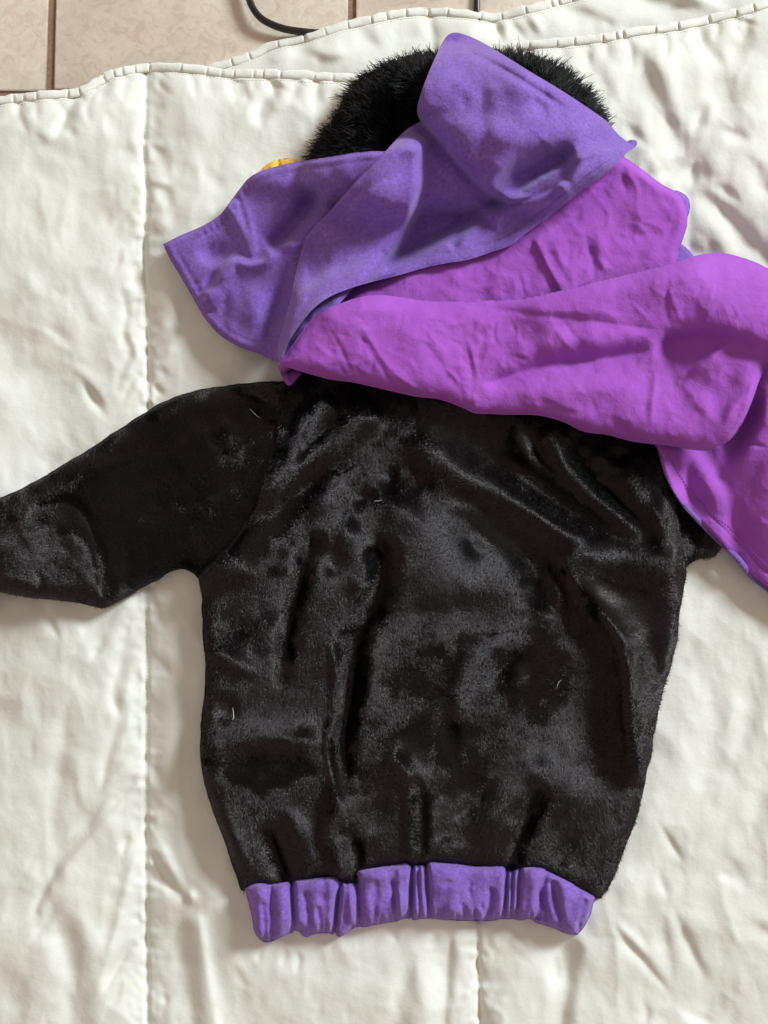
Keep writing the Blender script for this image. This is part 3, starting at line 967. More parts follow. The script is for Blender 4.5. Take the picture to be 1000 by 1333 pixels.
# long ridges fanning from the neck
s_([(512, 600), (530, 582), (556, 582), (610, 618), (680, 660), (750, 702), (825, 732), (892, 748)], 11, 24, 20, 2.0, 0.15, 0.05)
s_([(560, 625), (640, 668), (730, 730), (800, 770), (880, 775)], -10, 16, 16, 2.0)
s_([(590, 570), (660, 610), (740, 665), (830, 712)], -10, 12, 10, 2.0)
s_([(495, 524), (470, 545), (436, 574), (384, 611), (332, 650), (300, 690)], 17, 11, 14, 1.9, 0.1, 0.3)
s_([(470, 585), (420, 625), (375, 660), (340, 700)], -8, 10, 14)
s_([(432, 510), (405, 545), (378, 590), (362, 610)], 11, 9, 9, 1.9, 0.1); s_([(452, 530), (424, 560), (388, 594)], -9, 5, 6)
s_([(398, 500), (380, 540), (372, 570)], -9, 7, 8)
s_([(668, 540), (674, 575), (690, 600), (700, 620)], 9, 8, 9); s_([(690, 560), (706, 590), (735, 620)], -9, 8, 8)
s_([(706, 548), (722, 570), (734, 600), (780, 642), (842, 704)], 9, 13, 14, 2.0, 0.08, 0.2)
s_([(740, 590), (780, 622), (830, 672), (850, 700)], -11, 8, 7)
s_([(775, 572), (784, 590), (800, 600), (820, 606)], 10, 7, 8); s_([(790, 582), (808, 592), (826, 590)], -7, 6, 6)
g.bump(826, 640, 26, 30, 12, 0.3); s_([(762, 612), (790, 622), (808, 636)], 7, 6, 6); s_([(850, 630), (858, 670), (872, 712)], 8, 9, 9); s_([(842, 660), (850, 700), (860, 722)], -7, 6, 6)
# centre of the back
s_([(512, 596), (510, 625), (508, 645)], -8, 5, 9, 1.8); s_([(540, 612), (550, 625), (560, 640)], -5, 9, 9)
s_([(470, 606), (440, 618), (424, 640), (400, 690)], 9, 12, 10); s_([(456, 640), (476, 646), (498, 640)], -8, 8, 8)
s_([(466, 668), (450, 700), (440, 715)], 6, 8, 8); s_([(490, 645), (520, 660), (560, 690)], 6, 14, 18)
s_([(450, 792), (470, 765), (484, 752), (488, 720), (482, 690)], 9, 9, 7, 1.8); s_([(440, 700), (435, 730), (440, 760)], -5, 12, 10)
s_([(425, 690), (402, 720), (388, 765), (376, 815), (368, 870), (366, 905)], -15, 9, 8, 2.0, 0.1, 0.3)
s_([(378, 790), (352, 815), (350, 860)], 5, 12, 12)
s_([(492, 690), (500, 735), (494, 780), (476, 808), (462, 850), (454, 900), (446, 950), (444, 1000), (452, 1050)], -21, 11, 12, 2.2, 0.08, 0.2)
s_([(430, 830), (440, 870), (436, 920), (428, 960), (436, 1010), (438, 1050), (428, 1082), (438, 1110), (446, 1146)], 12, 15, 4, 1.7, 0.15, 0.02)
s_([(505, 800), (480, 860), (468, 930)], 6, 8, 14)
g.bump(590, 740, 78, 60, 11, 0.3); s_([(480, 820), (540, 800), (620, 792), (700, 770)], -4, 12, 26)
s_([(604, 700), (620, 712), (612, 726)], -3, 8, 8)
s_([(668, 710), (700, 745), (722, 805)], -9, 9, 16); s_([(700, 730), (720, 750), (732, 800)], 5, 7, 7)
s_([(724, 716), (742, 742), (770, 780), (806, 826), (819, 866), (822, 912), (828, 975), (838, 1026)], 19, 22, 7, 1.8, 0.08, 0.05)
s_([(840, 800), (845, 880), (845, 960)], -9, 14, 12)
s_([(700, 815), (660, 832), (624, 856), (602, 890), (594, 930), (604, 968)], 10, 9, 15, 1.9); s_([(690, 868), (664, 886), (655, 905)], 6, 8, 8); s_([(690, 850), (655, 868), (630, 900)], -6, 7, 8)
s_([(690, 780), (704, 796), (720, 812)], 5, 8, 6); s_([(585, 900), (582, 950), (590, 990)], -6, 10, 9)
s_([(750, 850), (760, 940), (740, 1010)], -6, 26, 22)
# left side of the back
s_([(262, 985), (300, 970), (340, 962), (400, 966), (424, 968)], 9, 20, 9, 1.7, 0.05, 0.15)
s_([(266, 1010), (320, 995), (370, 990), (415, 1000)], -9, 12, 12); s_([(266, 840), (300, 858), (340, 880)], 6, 12, 12); s_([(270, 800), (310, 815), (340, 820)], -6, 14, 12)
s_([(266, 760), (310, 742), (350, 735)], 7, 14, 10); s_([(275, 900), (300, 925), (320, 930)], -5, 12, 12)
s_([(268, 1020), (290, 1070), (320, 1120), (338, 1152)], 6, 14, 10); s_([(344, 1070), (356, 1100), (374, 1148)], -12, 7, 8, 1.9, 0.2, 0.02)
s_([(360, 1040), (390, 1080), (420, 1140)], 6, 12, 10)
s_([(400, 1095), (402, 1120), (405, 1150)], 4, 12, 10)
# gathers above the waistband
g.bump(508, 1003, 22, 20, 13); s_([(500, 986), (522, 992), (533, 1025), (536, 1070), (537, 1128)], 13, 13, 4, 1.6, 0.1, 0.02)
s_([(540, 1000), (546, 1060), (545, 1130)], -10, 6, 13, 1.8, 0.2, 0.02); s_([(458, 1090), (462, 1120), (460, 1140)], -9, 8, 9, 1.9, 0.2, 0.02)
s_([(470, 1090), (500, 1050), (505, 1020)], -6, 10, 9)
s_([(706, 980), (672, 1025), (630, 1070), (580, 1112)], 8, 12, 14); s_([(650, 1000), (620, 1040), (575, 1070)], -6, 8, 8)
g.bump(700, 1000, 18, 20, 8); s_([(610, 1110), (640, 1085), (660, 1040)], 6, 14, 12)
s_([(714, 1020), (690, 1060), (672, 1100), (668, 1135)], -13, 6, 10, 1.8, 0.15, 0.02); s_([(668, 1060), (664, 1100), (660, 1130)], 6, 10, 4, 1.7, 0.2, 0.02)
g.bump(752, 1030, 30, 40, 8, 0.4); s_([(760, 1080), (730, 1110), (715, 1138)], -5, 12, 12)
s_([(590, 1080), (585, 1110), (583, 1126)], 5, 16, 16)
g.H += fbm(X, Y, 90, 51, 2) * 1.0 * np.clip(D / 20, 0, 1)
g.wrinkles(40, (270, 600, 860, 1130), 30, 80, 1.0, 8.0, 61, None)
G_BODY = g; IN_BODY = inside(X, Y, BODY) & (D > 2.2)
g.H = blur(g.H, 2, 2)
body = sheet('back_panel', g, BODY, M_BLK, cost, 2, 2)

# ---- elastic waistband
WB = outline([(319, 1157, 1), (333, 1150), (352, 1150), (378, 1148), (384, 1146), (412, 1143), (444, 1142), (449, 1150), (464, 1148), (467, 1133), (500, 1127), (535, 1122), (541, 1126), (552, 1126), (556, 1121), (585, 1122), (620, 1126), (658, 1128), (664, 1134), (674, 1131), (680, 1127),
              (702, 1129), (718, 1136), (745, 1150), (775, 1168, 1), (770, 1188), (762, 1204), (752, 1217, 1), (738, 1216), (720, 1208), (700, 1202), (690, 1196), (680, 1198), (664, 1197), (652, 1196), (640, 1199), (612, 1199), (580, 1198), (552, 1196), (540, 1198), (528, 1197), (514, 1200),
              (500, 1202), (476, 1207), (464, 1207), (450, 1216), (442, 1220), (430, 1215), (410, 1216), (398, 1220), (386, 1213), (366, 1220), (350, 1226), (340, 1224), (331, 1212), (327, 1190)], 4)
WB = wobble(WB, 0.5)
g = piece_grid(WB, 1.2)
D = poly_dist(g.X, g.Y, WB)[0]
lx = np.array([250, 330, 450, 560, 680, 720, 780, 830])
ly = np.array([1152, 1150, 1142, 1122, 1129, 1137, 1168, 1190])
yt = np.interp(g.X, lx, ly)
quiltb = blur(gq.sample(g.X, g.Y), 10)
g.H = quiltb + 8 + puff(D, 26, 24, 2.3) + 6 * np.exp(-((g.Y - yt) / 14) ** 2)
s_ = g.stroke
pl = [(352, 1150, 355, 1222, -6, 3, 5), (379, 1142, 384, 1218, -17, 3.5, 3.5), (398, 1165, 406, 1220, -6, 4, 5), (446, 1138, 436, 1220, -19, 2.5, 5), (463, 1142, 468, 1208, -14, 5, 3), (510, 1150, 520, 1202, -7, 4, 4), (522, 1165, 516, 1202, 5, 4, 4),
      (537, 1122, 535, 1200, -19, 2.5, 4), (545, 1130, 549, 1198, -8, 2, 3), (554, 1120, 560, 1200, -14, 3, 3), (640, 1160, 632, 1200, -6, 5, 4), (660, 1126, 655, 1200, -18, 3, 3), (668, 1130, 664, 1200, -12, 2, 2.5), (678, 1126, 672, 1200, -12, 3, 3),
      (712, 1136, 700, 1190, -7, 6, 5), (718, 1150, 738, 1215, -8, 5, 5), (700, 1160, 716, 1208, -5, 4, 4), (585, 1150, 570, 1200, -3, 7, 7), (600, 1180, 606, 1200, -4, 4, 4), (414, 1185, 420, 1215, -4, 3, 4), (342, 1180, 346, 1222, -4, 4, 4), (762, 1175, 748, 1214, -3, 4, 4), (490, 1150, 486, 1203, -3, 6, 6)]
for a, b_, c, d, am, w1, w2 in pl:
    s_([(a, b_ - 6), ((a + c) / 2 + random.uniform(-1.5, 1.5), (b_ + d) / 2), (c, d + 8)], am, w1, w2, 1.9, 0.06, 0.04)
for a, w in ((366, 9), (412, 16), (430, 8), (456, 5), (490, 16), (520, 7), (548, 3), (585, 18), (625, 18), (694, 10), (735, 12), (338, 10)):
    s_([(a, 1128), (a, 1170), (a + random.uniform(-4, 4), 1222)], 4, w * 0.7, w * 0.7, 2.2, 0.05, 0.05)
g.H += fbm(g.X, g.Y, 22, 71, 3) * 1.0
rw = random.Random(5)
for k in range(20):
    a = rw.uniform(328, 768); y0 = rw.choice((1140, 1150, 1175, 1185)) + rw.uniform(-8, 8) + (10 if abs(a - 550) > 150 else 0); L = rw.uniform(18, 48)
    s_([(a, y0), (a + rw.uniform(-4, 4), y0 + L / 2), (a + rw.uniform(-8, 8), y0 + L)], -rw.uniform(1, 3), rw.uniform(3, 6), rw.uniform(3, 6), 1.8)
for k in range(60):
    a = rw.uniform(328, 768); yb = np.interp(a, [330, 345, 450, 540, 680, 750, 770], [1215, 1224, 1214, 1197, 1197, 1216, 1190])
    s_([(a, yb + 3), (a + rw.uniform(-3, 3), yb - rw.uniform(8, 22))], -rw.uniform(2.5, 6), 2.4, 3.0, 1.8, 0.05, 0.5)
g.H = np.minimum(g.H, 999)
g.H = blur(g.H, 1, 1)
G_WB = g; IN_WB = inside(g.X, g.Y, WB)
wband = sheet('waistband', g, WB, M_VEL, cost, 2, 2)

# ---- lower right tail of the cape (lining up, velour under it)
HEM3 = [(846, 560), (857, 586), (862, 606), (870, 626), (884, 650), (900, 668), (920, 688), (945, 712), (962, 728), (978, 748), (1004, 768), (1040, 800), (1100, 850)]
M3 = outline([(820, 540, 1)] + HEM3[1:-1] + [(1100, 850, 1), (1150, 700), (1150, 500), (1100, 420), (950, 420), (860, 480)])
g = piece_grid(M3, 1.8)
D = poly_dist(g.X, g.Y, M3)[0]
hem = np.array(spline(HEM3, 5))
Dh, _, sdh, _, _ = poly_dist(g.X, g.Y, hem, False)
g.H = seat(g, 12) + 8 + puff(np.minimum(D, Dh), 6, 5) + 30 * smooth((g.X - 860) / 140) * smooth((720 - g.Y) / 150)
g.H += 12 * smooth((Dh) / 60)
g.H += 14 * np.exp(-((g.X - 1010) / 50) ** 2)
g.ak = 0.85; g.wk = 1.15
g.stroke([(900, 610), (930, 640), (925, 672)], 4, 16, 14); g.stroke([(876, 606), (905, 640), (930, 668), (985, 680)], -5, 14, 22, 2.0, 0.1, 0.3)
g.stroke([(930, 600), (950, 590), (975, 540), (1000, 500)], -28, 18, 16)
g.stroke([(1010, 480), (975, 570), (955, 640)], 14, 16, 18)
g.stroke([(960, 575), (980, 578), (1003, 584)], -3, 3, 3)
g.H -= 1.6 * np.exp(-((Dh - 15) / 1.6) ** 2)
g.H += crumple(g.X, g.Y, 34, 1.0, 1.9, 19) * 2.6
g.wrinkles(16, (880, 600, 1000, 740), 12, 30, 1.4, 2.0, 81)
G_M3 = g
m3 = sheet('cape_lining', g, M3, M_MAG, cost, 1.8)
stitches([(868, 588), (880, 610), (896, 634), (918, 660), (940, 678), (962, 698), (985, 724), (1006, 742)], g, 'hem_stitches', M_MAG, m3, 4.6, 3.2, 0.5, 0.9)
# velour seen beneath the hem
VO = hem + np.stack([-(np.gradient(hem[:, 1])), np.gradient(hem[:, 0])], 1) * 0
tn = np.stack([np.gradient(hem[:, 0]), np.gradient(hem[:, 1])], 1); tn /= np.linalg.norm(tn, axis=1)[:, None]
off = np.interp(hem[:, 1], [560, 640, 700, 760, 860], [0.5, 1.5, 4.0, 5.0, 5.0])
outer = hem + np.stack([-tn[:, 1], tn[:, 0]], 1) * off[:, None]
inner = hem + np.stack([tn[:, 1], -tn[:, 0]], 1) * 4
VP = np.vstack([outer, inner[::-1]])
gv = piece_grid(VP, 1.8)
gv.H = G_M3.sample(gv.X, gv.Y) * 0
hx = G_M3.sample(hem[:, 0] + tn[:, 1] * 4, hem[:, 1] - tn[:, 0] * 4)
_, Tv, _, _, _ = poly_dist(gv.X, gv.Y, hem, False)
gv.H = np.interp(Tv, np.linspace(0, 1, len(hem)), hx) - 12
Dv = poly_dist(gv.X, gv.Y, VP)[0]
gv.H += puff(Dv, 3, 4) - 3
sheet('cape_facing', gv, VP, M_VEL, cost, 3.0)

# ---- upper magenta (lining behind the roll)
M1 = outline([(560, 330), (700, 240), (790, 195), (815, 206), (838, 222), (862, 240), (884, 252), (893, 268), (895, 290), (889, 312), (884, 326), (880, 360), (860, 440), (700, 470), (520, 470), (400, 470), (378, 462), (384, 440), (400, 410), (440, 380)])
g = piece_grid(M1, 1.6)
D = poly_dist(g.X, g.Y, M1)[0]
g.H = seat(g, 12) + 4 + puff(D, 30, 10) + 14 * smooth((690 - g.X) / 120) * smooth((g.X - 380) / 60) * smooth(D / 55)
g.ak = 0.5; g.wk = 1.0
s_ = g.stroke
s_([(694, 308), (710, 340), (734, 386)], 14, 30, 3.0, 1.5, 0.15, 0.02); s_([(704, 306), (722, 340), (746, 380)], -6, 6, 14)
s_([(700, 300), (728, 282), (770, 250), (790, 236)], 6, 8, 6); s_([(705, 320), (760, 270), (800, 240)], -5, 7, 9)
s_([(776, 290), (782, 330), (792, 372)], 7, 10, 6, 1.5); s_([(764, 298), (770, 340), (776, 376)], -6, 6, 6)
s_([(813, 208), (822, 232), (834, 252)], 4, 5, 4, 1.4); s_([(806, 210), (812, 236), (818, 262)], -3, 4, 5)
s_([(808, 300), (840, 306), (866, 282)], -4, 5, 7, 1.5); s_([(812, 290), (835, 296), (848, 322)], 4, 4, 6, 1.4)
s_([(735, 300), (742, 330), (732, 360)], -4, 5, 6, 1.4); s_([(752, 320), (768, 340), (758, 370)], 3, 4, 4, 1.3); s_([(740, 280), (752, 300), (765, 306)], 3, 4, 5, 1.3)
s_([(640, 350), (655, 375), (660, 398)], -3, 6, 7); s_([(560, 360), (600, 378), (640, 384)], -3, 8, 8)
s_([(843, 232), (860, 260), (880, 290)], 3, 5, 7, 1.5)
g.wrinkles(70, (570, 230, 890, 390), 14, 50, 2.8, 2.2, 91, None, p=1.3)
g.H += fbm(g.X, g.Y, 40, 15, 3) * 1.0
g.H = blur(g.H, 1, 1)
g.H += crumple(g.X, g.Y, 34, 1.2, 1.9, 12) * 3.4 * np.clip(D / 25, 0, 1)
m1 = sheet('cape_lining', g, M1, M_MAG, cost, 1.8)

# velour turned edges peeping out at the right of the lining
for pts, hh in (([(878, 250), (890, 252), (897, 260), (898, 272), (894, 284), (885, 284)], 7), ([(882, 318), (893, 322), (902, 332), (908, 344), (890, 352), (878, 345)], 4)):
    P = outline(pts)
    g = piece_grid(P, 1.2)
    D = poly_dist(g.X, g.Y, P)[0]
    g.H = gq.sample(g.X, g.Y) + 3 + puff(D, hh + 5, 6)
    sheet('cape_facing', g, P, M_VEL, cost, 2, 2)

# ---- purple: left flap of the cape
P1 = outline([(212, 318, 1), (236, 306), (264, 294), (286, 280), (300, 262), (312, 246), (324, 232), (342, 222), (380, 212), (430, 204), (470, 198), (500, 197), (540, 200), (520, 300), (420, 420), (372, 478), (364, 474),
              (340, 462), (312, 452), (286, 436), (268, 416), (258, 400), (248, 382), (234, 358), (222, 338)])
g = piece_grid(P1, 1.5)
D = poly_dist(g.X, g.Y, P1)[0]
g.H = seat(g, 12) + 6 + puff(D, 8, 7) + 30 * smooth((g.X - 225) / 190) + 15 * smooth((430 - np.abs(g.X - 240) * 0.3 - g.Y) / -80) * smooth((330 - g.X) / 80)
s_ = g.stroke
s_([(296, 262), (312, 296), (330, 338)], 9, 12, 7, 1.6, 0.1, 0.1); s_([(316, 262), (326, 300), (336, 336)], 5, 6, 8, 1.6); s_([(308, 250), (320, 290), (330, 320)], -4, 4, 4)
s_([(412, 236), (400, 268), (378, 300), (352, 330)], -22, 10, 15, 2.0, 0.15, 0.1)
s_([(435, 230), (420, 280), (395, 306)], 8, 14, 10)
s_([(262, 400), (276, 378), (296, 352), (306, 342), (330, 345), (346, 340), (356, 326), (372, 319), (394, 318)], 13, 7, 11, 1.7, 0.1, 0.1)
s_([(250, 330), (280, 330), (310, 325)], -10, 16, 14); s_([(285, 345), (275, 365), (262, 385)], -10, 9, 7)
s_([(320, 365), (330, 400), (330, 440)], 8, 20, 18); s_([(378, 330), (364, 380), (350, 430), (345, 458)], -16, 12, 14); s_([(300, 380), (290, 410), (300, 430)], -4, 10, 8)
s_([(258, 388), (272, 396), (284, 402)], 4, 5, 5); s_([(340, 225), (380, 240), (430, 232)], 4, 12, 14)
for k in range(9):
    x = 262 + k * 7.5; y = np.interp(x, [236, 264, 286, 300, 312, 324, 342], [306, 294, 280, 262, 246, 232, 222])
    s_([(x + 2, y + 3), (x + 6, y + 14)], -3.4, 2.0, 2.4, 1.8, 0.05, 0.3)
for k in range(5):
    s_([(250 + k * 5, 372 + k * 9), (262 + k * 5, 366 + k * 9)], -3, 2.2, 2.4, 1.8, 0.05, 0.3)
g.H -= 1.5 * np.exp(-((D - 12) / 2.0) ** 2)
g.H += fbm(g.X, g.Y, 30, 25, 3) * 0.9
g.wrinkles(26, (230, 230, 420, 450), 12, 40, 1.6, 3.5, 101)
g.H = blur(g.H, 1, 2)
sheet('cape_flap', g, P1, M_VEL, cost, 2.6)

# ---- small tail of lining below the fold
PT = outline([(362, 474), (372, 470), (392, 484), (386, 494), (378, 502), (370, 496)])
g = piece_grid(PT, 1.2)
D = poly_dist(g.X, g.Y, PT)[0]
g.H = seat(g, 4) + 2 + puff(D, 7, 6)
g.stroke([(372, 474), (378, 488), (380, 500)], -3, 2.5, 2.5)
sheet('cape_lining', g, PT, M_MAG, cost, 1.8)

# ---- magenta roll across the shoulders
M2 = outline([(362, 474, 1), (372, 462), (390, 436), (410, 412), (440, 396), (490, 384), (560, 392), (620, 392), (680, 388), (728, 379), (790, 364), (850, 349), (880, 341), (905, 333), (930, 329), (955, 332), (985, 342), (1010, 354), (1080, 380), (1120, 430), (1100, 480), (1040, 470),
              (1004, 470), (990, 492), (980, 520), (968, 548), (955, 568), (942, 578), (925, 586), (905, 586), (888, 583), (866, 580), (848, 578), (820, 574), (790, 566), (760, 562), (735, 550), (712, 543), (690, 540), (660, 540), (640, 539), (618, 538), (600, 530), (572, 520), (540, 516), (500, 507),
              (460, 498), (430, 494), (400, 486), (380, 480)])
g = piece_grid(M2, 1.5)
D = poly_dist(g.X, g.Y, M2)[0]
X, Y = g.X, g.Y
rise = smooth((X - 360) / 200)
g.H = np.maximum(seat(g, 36), seat(g, 10)) + 2 + puff(D, 1.0, 30, 2.1) * (12 + 11 * rise + 10 * smooth((X - 820) / 120))
s_ = g.stroke
s_([(400, 418), (440, 398), (520, 392), (620, 394)], 5, 9, 60, 1.8, 0.15, 0.35)
s_([(640, 400), (760, 380), (880, 355), (980, 360)], 10, 30, 40, 1.8, 0.2, 0.1)
s_([(626, 503), (660, 492), (705, 476), (760, 470), (806, 463), (852, 452)], -9, 8, 10, 1.6, 0.1, 0.15)
s_([(640, 470), (720, 450), (810, 440), (870, 430)], 9, 18, 14)
s_([(640, 515), (720, 505), (800, 505), (860, 520)], 8, 16, 20)
s_([(846, 454), (882, 448), (920, 446), (958, 450), (1010, 468), (1060, 470)], -16, 15, 28, 2.2, 0.12, 0.05)
s_([(962, 438), (936, 456), (908, 478), (884, 496)], 9, 10, 4, 1.4, 0.4, 0.4)
s_([(884, 496), (905, 520), (940, 560)], 5, 14, 12, 1.4)
g.bump(950, 505, 26, 40, -16, 0.5, 2.0); s_([(940, 560), (955, 530), (985, 500)], 5, 8, 8)
s_([(1000, 476), (984, 500), (974, 530), (958, 562)], 9, 7, 8)
g.ak = 0.42; g.wk = 0.9
s_([(620, 398), (660, 404), (700, 410), (740, 414), (781, 419), (822, 425), (862, 429)], -5, 3, 8, 1.4, 0.1, 0.1); s_([(640, 394), (700, 401), (780, 409), (850, 420)], 4, 8, 5, 1.5)
s_([(560, 396), (600, 392), (640, 400)], -4, 4, 5); s_([(590, 392), (598, 398), (622, 402)], 4, 4, 3, 1.4)
s_([(871, 352), (868, 390), (870, 428)], -7, 4, 7, 1.5); s_([(860, 356), (880, 400), (884, 426)], 4, 5, 4, 1.4)
s_([(940, 385), (925, 405), (912, 428)], 4, 4, 6, 1.4); s_([(950, 390), (962, 410), (966, 424)], 3, 4, 4, 1.4); s_([(930, 366), (926, 385), (932, 396)], 3, 3, 4, 1.3)
s_([(469, 421), (491, 457), (510, 482), (545, 510)], 6, 7, 3.5, 1.4, 0.1, 0.1); s_([(462, 424), (484, 462), (506, 490)], -4, 4, 4)
s_([(430, 428), (444, 452), (454, 480)], -4, 3, 6, 1.4); s_([(468, 376), (470, 400), (462, 420)], 3, 4, 4, 1.4)
s_([(540, 426), (552, 448), (578, 478), (586, 508)], -5, 4, 6, 1.4); s_([(545, 420), (562, 440), (580, 458)], 4, 4, 5, 1.4)
s_([(598, 428), (612, 466), (616, 528)], -5.5, 3.5, 6, 1.4); s_([(606, 440), (620, 480), (624, 508)], 4, 4, 4, 1.3); s_([(642, 436), (632, 462), (626, 486)], 4, 4, 4, 1.3)
s_([(570, 470), (590, 490), (600, 500)], 3, 3, 4, 1.3); s_([(616, 508), (618, 530)], 5, 5, 5, 1.6); s_([(578, 440), (600, 450), (605, 470)], -3.5, 4, 4, 1.4)
s_([(719, 420), (736, 446), (748, 468)], 4, 5, 3, 1.4); s_([(730, 416), (750, 440)], -3, 3, 5, 1.4); s_([(792, 424), (797, 446)], 3, 3, 4, 1.4); s_([(780, 384), (786, 412)], 2.5, 3, 4, 1.4); s_([(820, 392), (840, 412), (852, 424)], 3, 3, 5, 1.4)
s_([(856, 462), (852, 500), (848, 540), (848, 574)], 6, 5, 5, 1.4); s_([(840, 470), (842, 510), (840, 550)], -3, 8, 6)
s_([(786, 532), (768, 544), (752, 556)], 5, 8, 4, 1.4); s_([(700, 535), (740, 536), (758, 545)], -6, 5, 12, 1.6); s_([(790, 540), (812, 560), (830, 570)], -5, 9, 7); s_([(640, 528), (680, 530), (700, 538)], -3, 6, 6)
s_([(868, 490), (890, 530), (888, 570)], -3, 10, 10)
s_([(440, 404), (500, 404), (560, 404)], 5, 8, 10); s_([(410, 430), (480, 470), (560, 500)], 4, 18, 16)
g.wrinkles(110, (400, 400, 720, 530), 12, 50, 3.6, 2.0, 111, 1.1, 0.7, 1.3)
g.wrinkles(60, (700, 345, 1000, 570), 14, 60, 2.8, 2.2, 112, 1.2, 0.8, 1.3)
g.H += fbm(X, Y, 36, 17, 3) * 1.0
g.H = blur(g.H, 1, 1)
g.H += (crumple(X, Y, 40, 0.9, 1.9, 15) * 3.0 + crumple(X, Y, 24, 1.9, 2.0, 16) * 1.8) * np.clip(D / 30, 0, 1) * (0.75 + 0.35 * vnoise(X, Y, 120, 8))
m2 = sheet('cape_lining', g, M2, M_MAG, cost, 1.8)

# ---- purple: main diagonal part, with the peak lying over it
g = piece_grid(P2, 1.3)
D = poly_dist(g.X, g.Y, P2)[0]
X, Y = g.X, g.Y
g.H = seat(g, 8) + 4 + puff(D, 5, 3)
# the peak: a raised tube of cloth bounded below-left by its own fold
PK = outline([(548, 158), (560, 172), (578, 192), (600, 217), (622, 240), (640, 256), (664, 264), (700, 252), (730, 236), (748, 214), (770, 205), (815, 196), (860, 170), (760, 10), (560, -60), (470, 70)])
Dk = poly_dist(X, Y, PK)[0]; ik = inside(X, Y, PK)
tk = 0.45 * puff(np.where(ik, Dk, 0), 1.0, 22, 2.4) + 0.55 * puff(np.where(ik, Dk, 0), 1.0, 75, 2.0)
fade = smooth((820 - X) / 160)
g.H += tk * 46 * fade
g.stroke([(400, 330), (470, 285), (530, 225), (556, 180)], 9, 40, 44, 2.0, 0.2, 0.02)
g.stroke([(530, 190), (575, 250), (630, 292)], -15, 30, 70, 1.8, 0.15, 0.35)
g.H += -10 * np.exp(-((Dk - 6) / 10) ** 2) * (~ik) * smooth((700 - X) / 60) * smooth((Y - 150) / 25)
s_ = g.stroke
s_([(586, 54), (612, 68), (660, 93), (708, 123), (760, 156)], -4.5, 3, 4, 1.7, 0.03, 0.3); s_([(592, 47), (640, 72), (700, 106), (770, 150)], 4, 6, 5)
g.bump(576, 42, 34, 34, 14); g.bump(600, 90, 22, 15, -7, 0.3); g.bump(660, 130, 40, 18, -5, 0.5); s_([(690, 122), (704, 140), (716, 158)], -5, 8, 9); s_([(600, 118), (604, 135), (600, 150)], -3, 8, 8)
s_([(565, 150), (600, 165), (650, 175), (700, 170)], 7, 18, 22)
g.bump(692, 230, 56, 26, -34, -0.6, 2.6); g.bump(732, 212, 18, 20, -12, 0.4, 2.2); s_([(742, 184), (752, 206), (742, 232), (720, 250)], 12, 12, 9, 1.8, 0.2, 0.2)
s_([(622, 286), (634, 276), (660, 268), (690, 259), (720, 248), (742, 228)], 11, 6, 20, 1.7, 0.1, 0.2)
s_([(630, 238), (680, 240), (715, 230), (740, 214)], -20, 30, 15, 2.0, 0.4, 0.12)
s_([(588, 326), (598, 306), (614, 290), (634, 282)], -9, 7, 4, 1.7, 0.1, 0.1); g.bump(634, 292, 8, 6, -4)
s_([(440, 290), (470, 260), (510, 210), (540, 172)], 6, 8, 14); s_([(398, 330), (396, 370), (380, 420), (370, 455)], 8, 7, 10)
s_([(410, 300), (425, 318), (418, 350)], -4, 8, 8); s_([(430, 300), (428, 350), (410, 385)], 4, 10, 12); s_([(500, 240), (540, 260), (580, 262)], -3, 20, 20)
g.H -= 1.6 * np.exp(-((D - 13) / 2.0) ** 2) * smooth((Y - 190) / 40)
s_([(803, 190), (812, 188), (820, 184)], -6, 2.5, 2.5, 1.8, 0.2, 0.02)
g.H += fbm(X, Y, 34, 19, 3) * 0.8 + crumple(X, Y, 60, 0.6, 1.6, 23) * 1.0
g.H = np.maximum(g.H, seat(g, 6) + 2.0)
g.wrinkles(20, (400, 200, 780, 340), 20, 50, 1.4, 5.0, 121)
G_P2 = g; IN_P2 = inside(X, Y, P2)
g.H = blur(g.H, 1, 2)
p2 = sheet('cape_outer', g, P2, M_VEL, cost, 2.8)
stitches([(640, 316), (662, 306), (686, 290), (712, 270), (742, 247), (768, 226), (796, 206)], g, 'hem_stitches', M_VEL, p2, 4.4, 2.6, 0.45, 0.4)

# ---- plush nap: short fibres combed down the garment
def nap(gr, mask, ax, ay, name, par, seed, dens, brushed=()):
    """brushed: (x, y, rx, ry, rot, k) patches; k > 0 brushed away from the window, k < 0 towards it"""
    sw = 0.13
    dx = ax + sw * fbm(gr.X, gr.Y, 95, seed, 2); dy = ay + sw * fbm(gr.X, gr.Y, 95, seed + 4, 2)
    for item in sorted(brushed, key=lambda q: (q[-1] > 0) + (len(q) == 3)):
        if len(item) == 3:
            P, w, k = spline(item[0], 4), item[1], item[2]
            tmp = Grid.__new__(Grid); tmp.__dict__.update(gr.__dict__); tmp.H = np.zeros(gr.X.shape); tmp.ak = tmp.wk = 1.0
            tmp.stroke(item[0], 1.0, w, w, 2.6, 0.25, 0.25, 4)
            e = tmp.H * abs(k)
            dx = dx * (1 - e) + e * (-0.85 if k > 0 else 0.85); dy = dy * (1 - e) + e * (0.7 if k > 0 else -0.7)
            continue
        x, y, rx, ry, rot, k = item
        c, q = math.cos(rot), math.sin(rot)
        wx = gr.X + 8 * fbm(gr.X, gr.Y, 60, seed, 2) - x; wy = gr.Y + 8 * fbm(gr.X, gr.Y, 60, seed + 2, 2) - y
        u = (wx * c + wy * q) / rx; v = (-wx * q + wy * c) / ry
        e = smooth((1.6 - np.sqrt(u * u + v * v)) / 1.25) * abs(k)
        dx = dx * (1 - e) + e * (-0.85 if k > 0 else 0.85); dy = dy * (1 - e) + e * (0.7 if k > 0 else -0.7)
    hair(name, gr, mask, dens, 3.0, 1.4, 0.36, M_NAP, par, dx, dy, 0.21, 3, 13.0, 0.8, seed, 0.3)


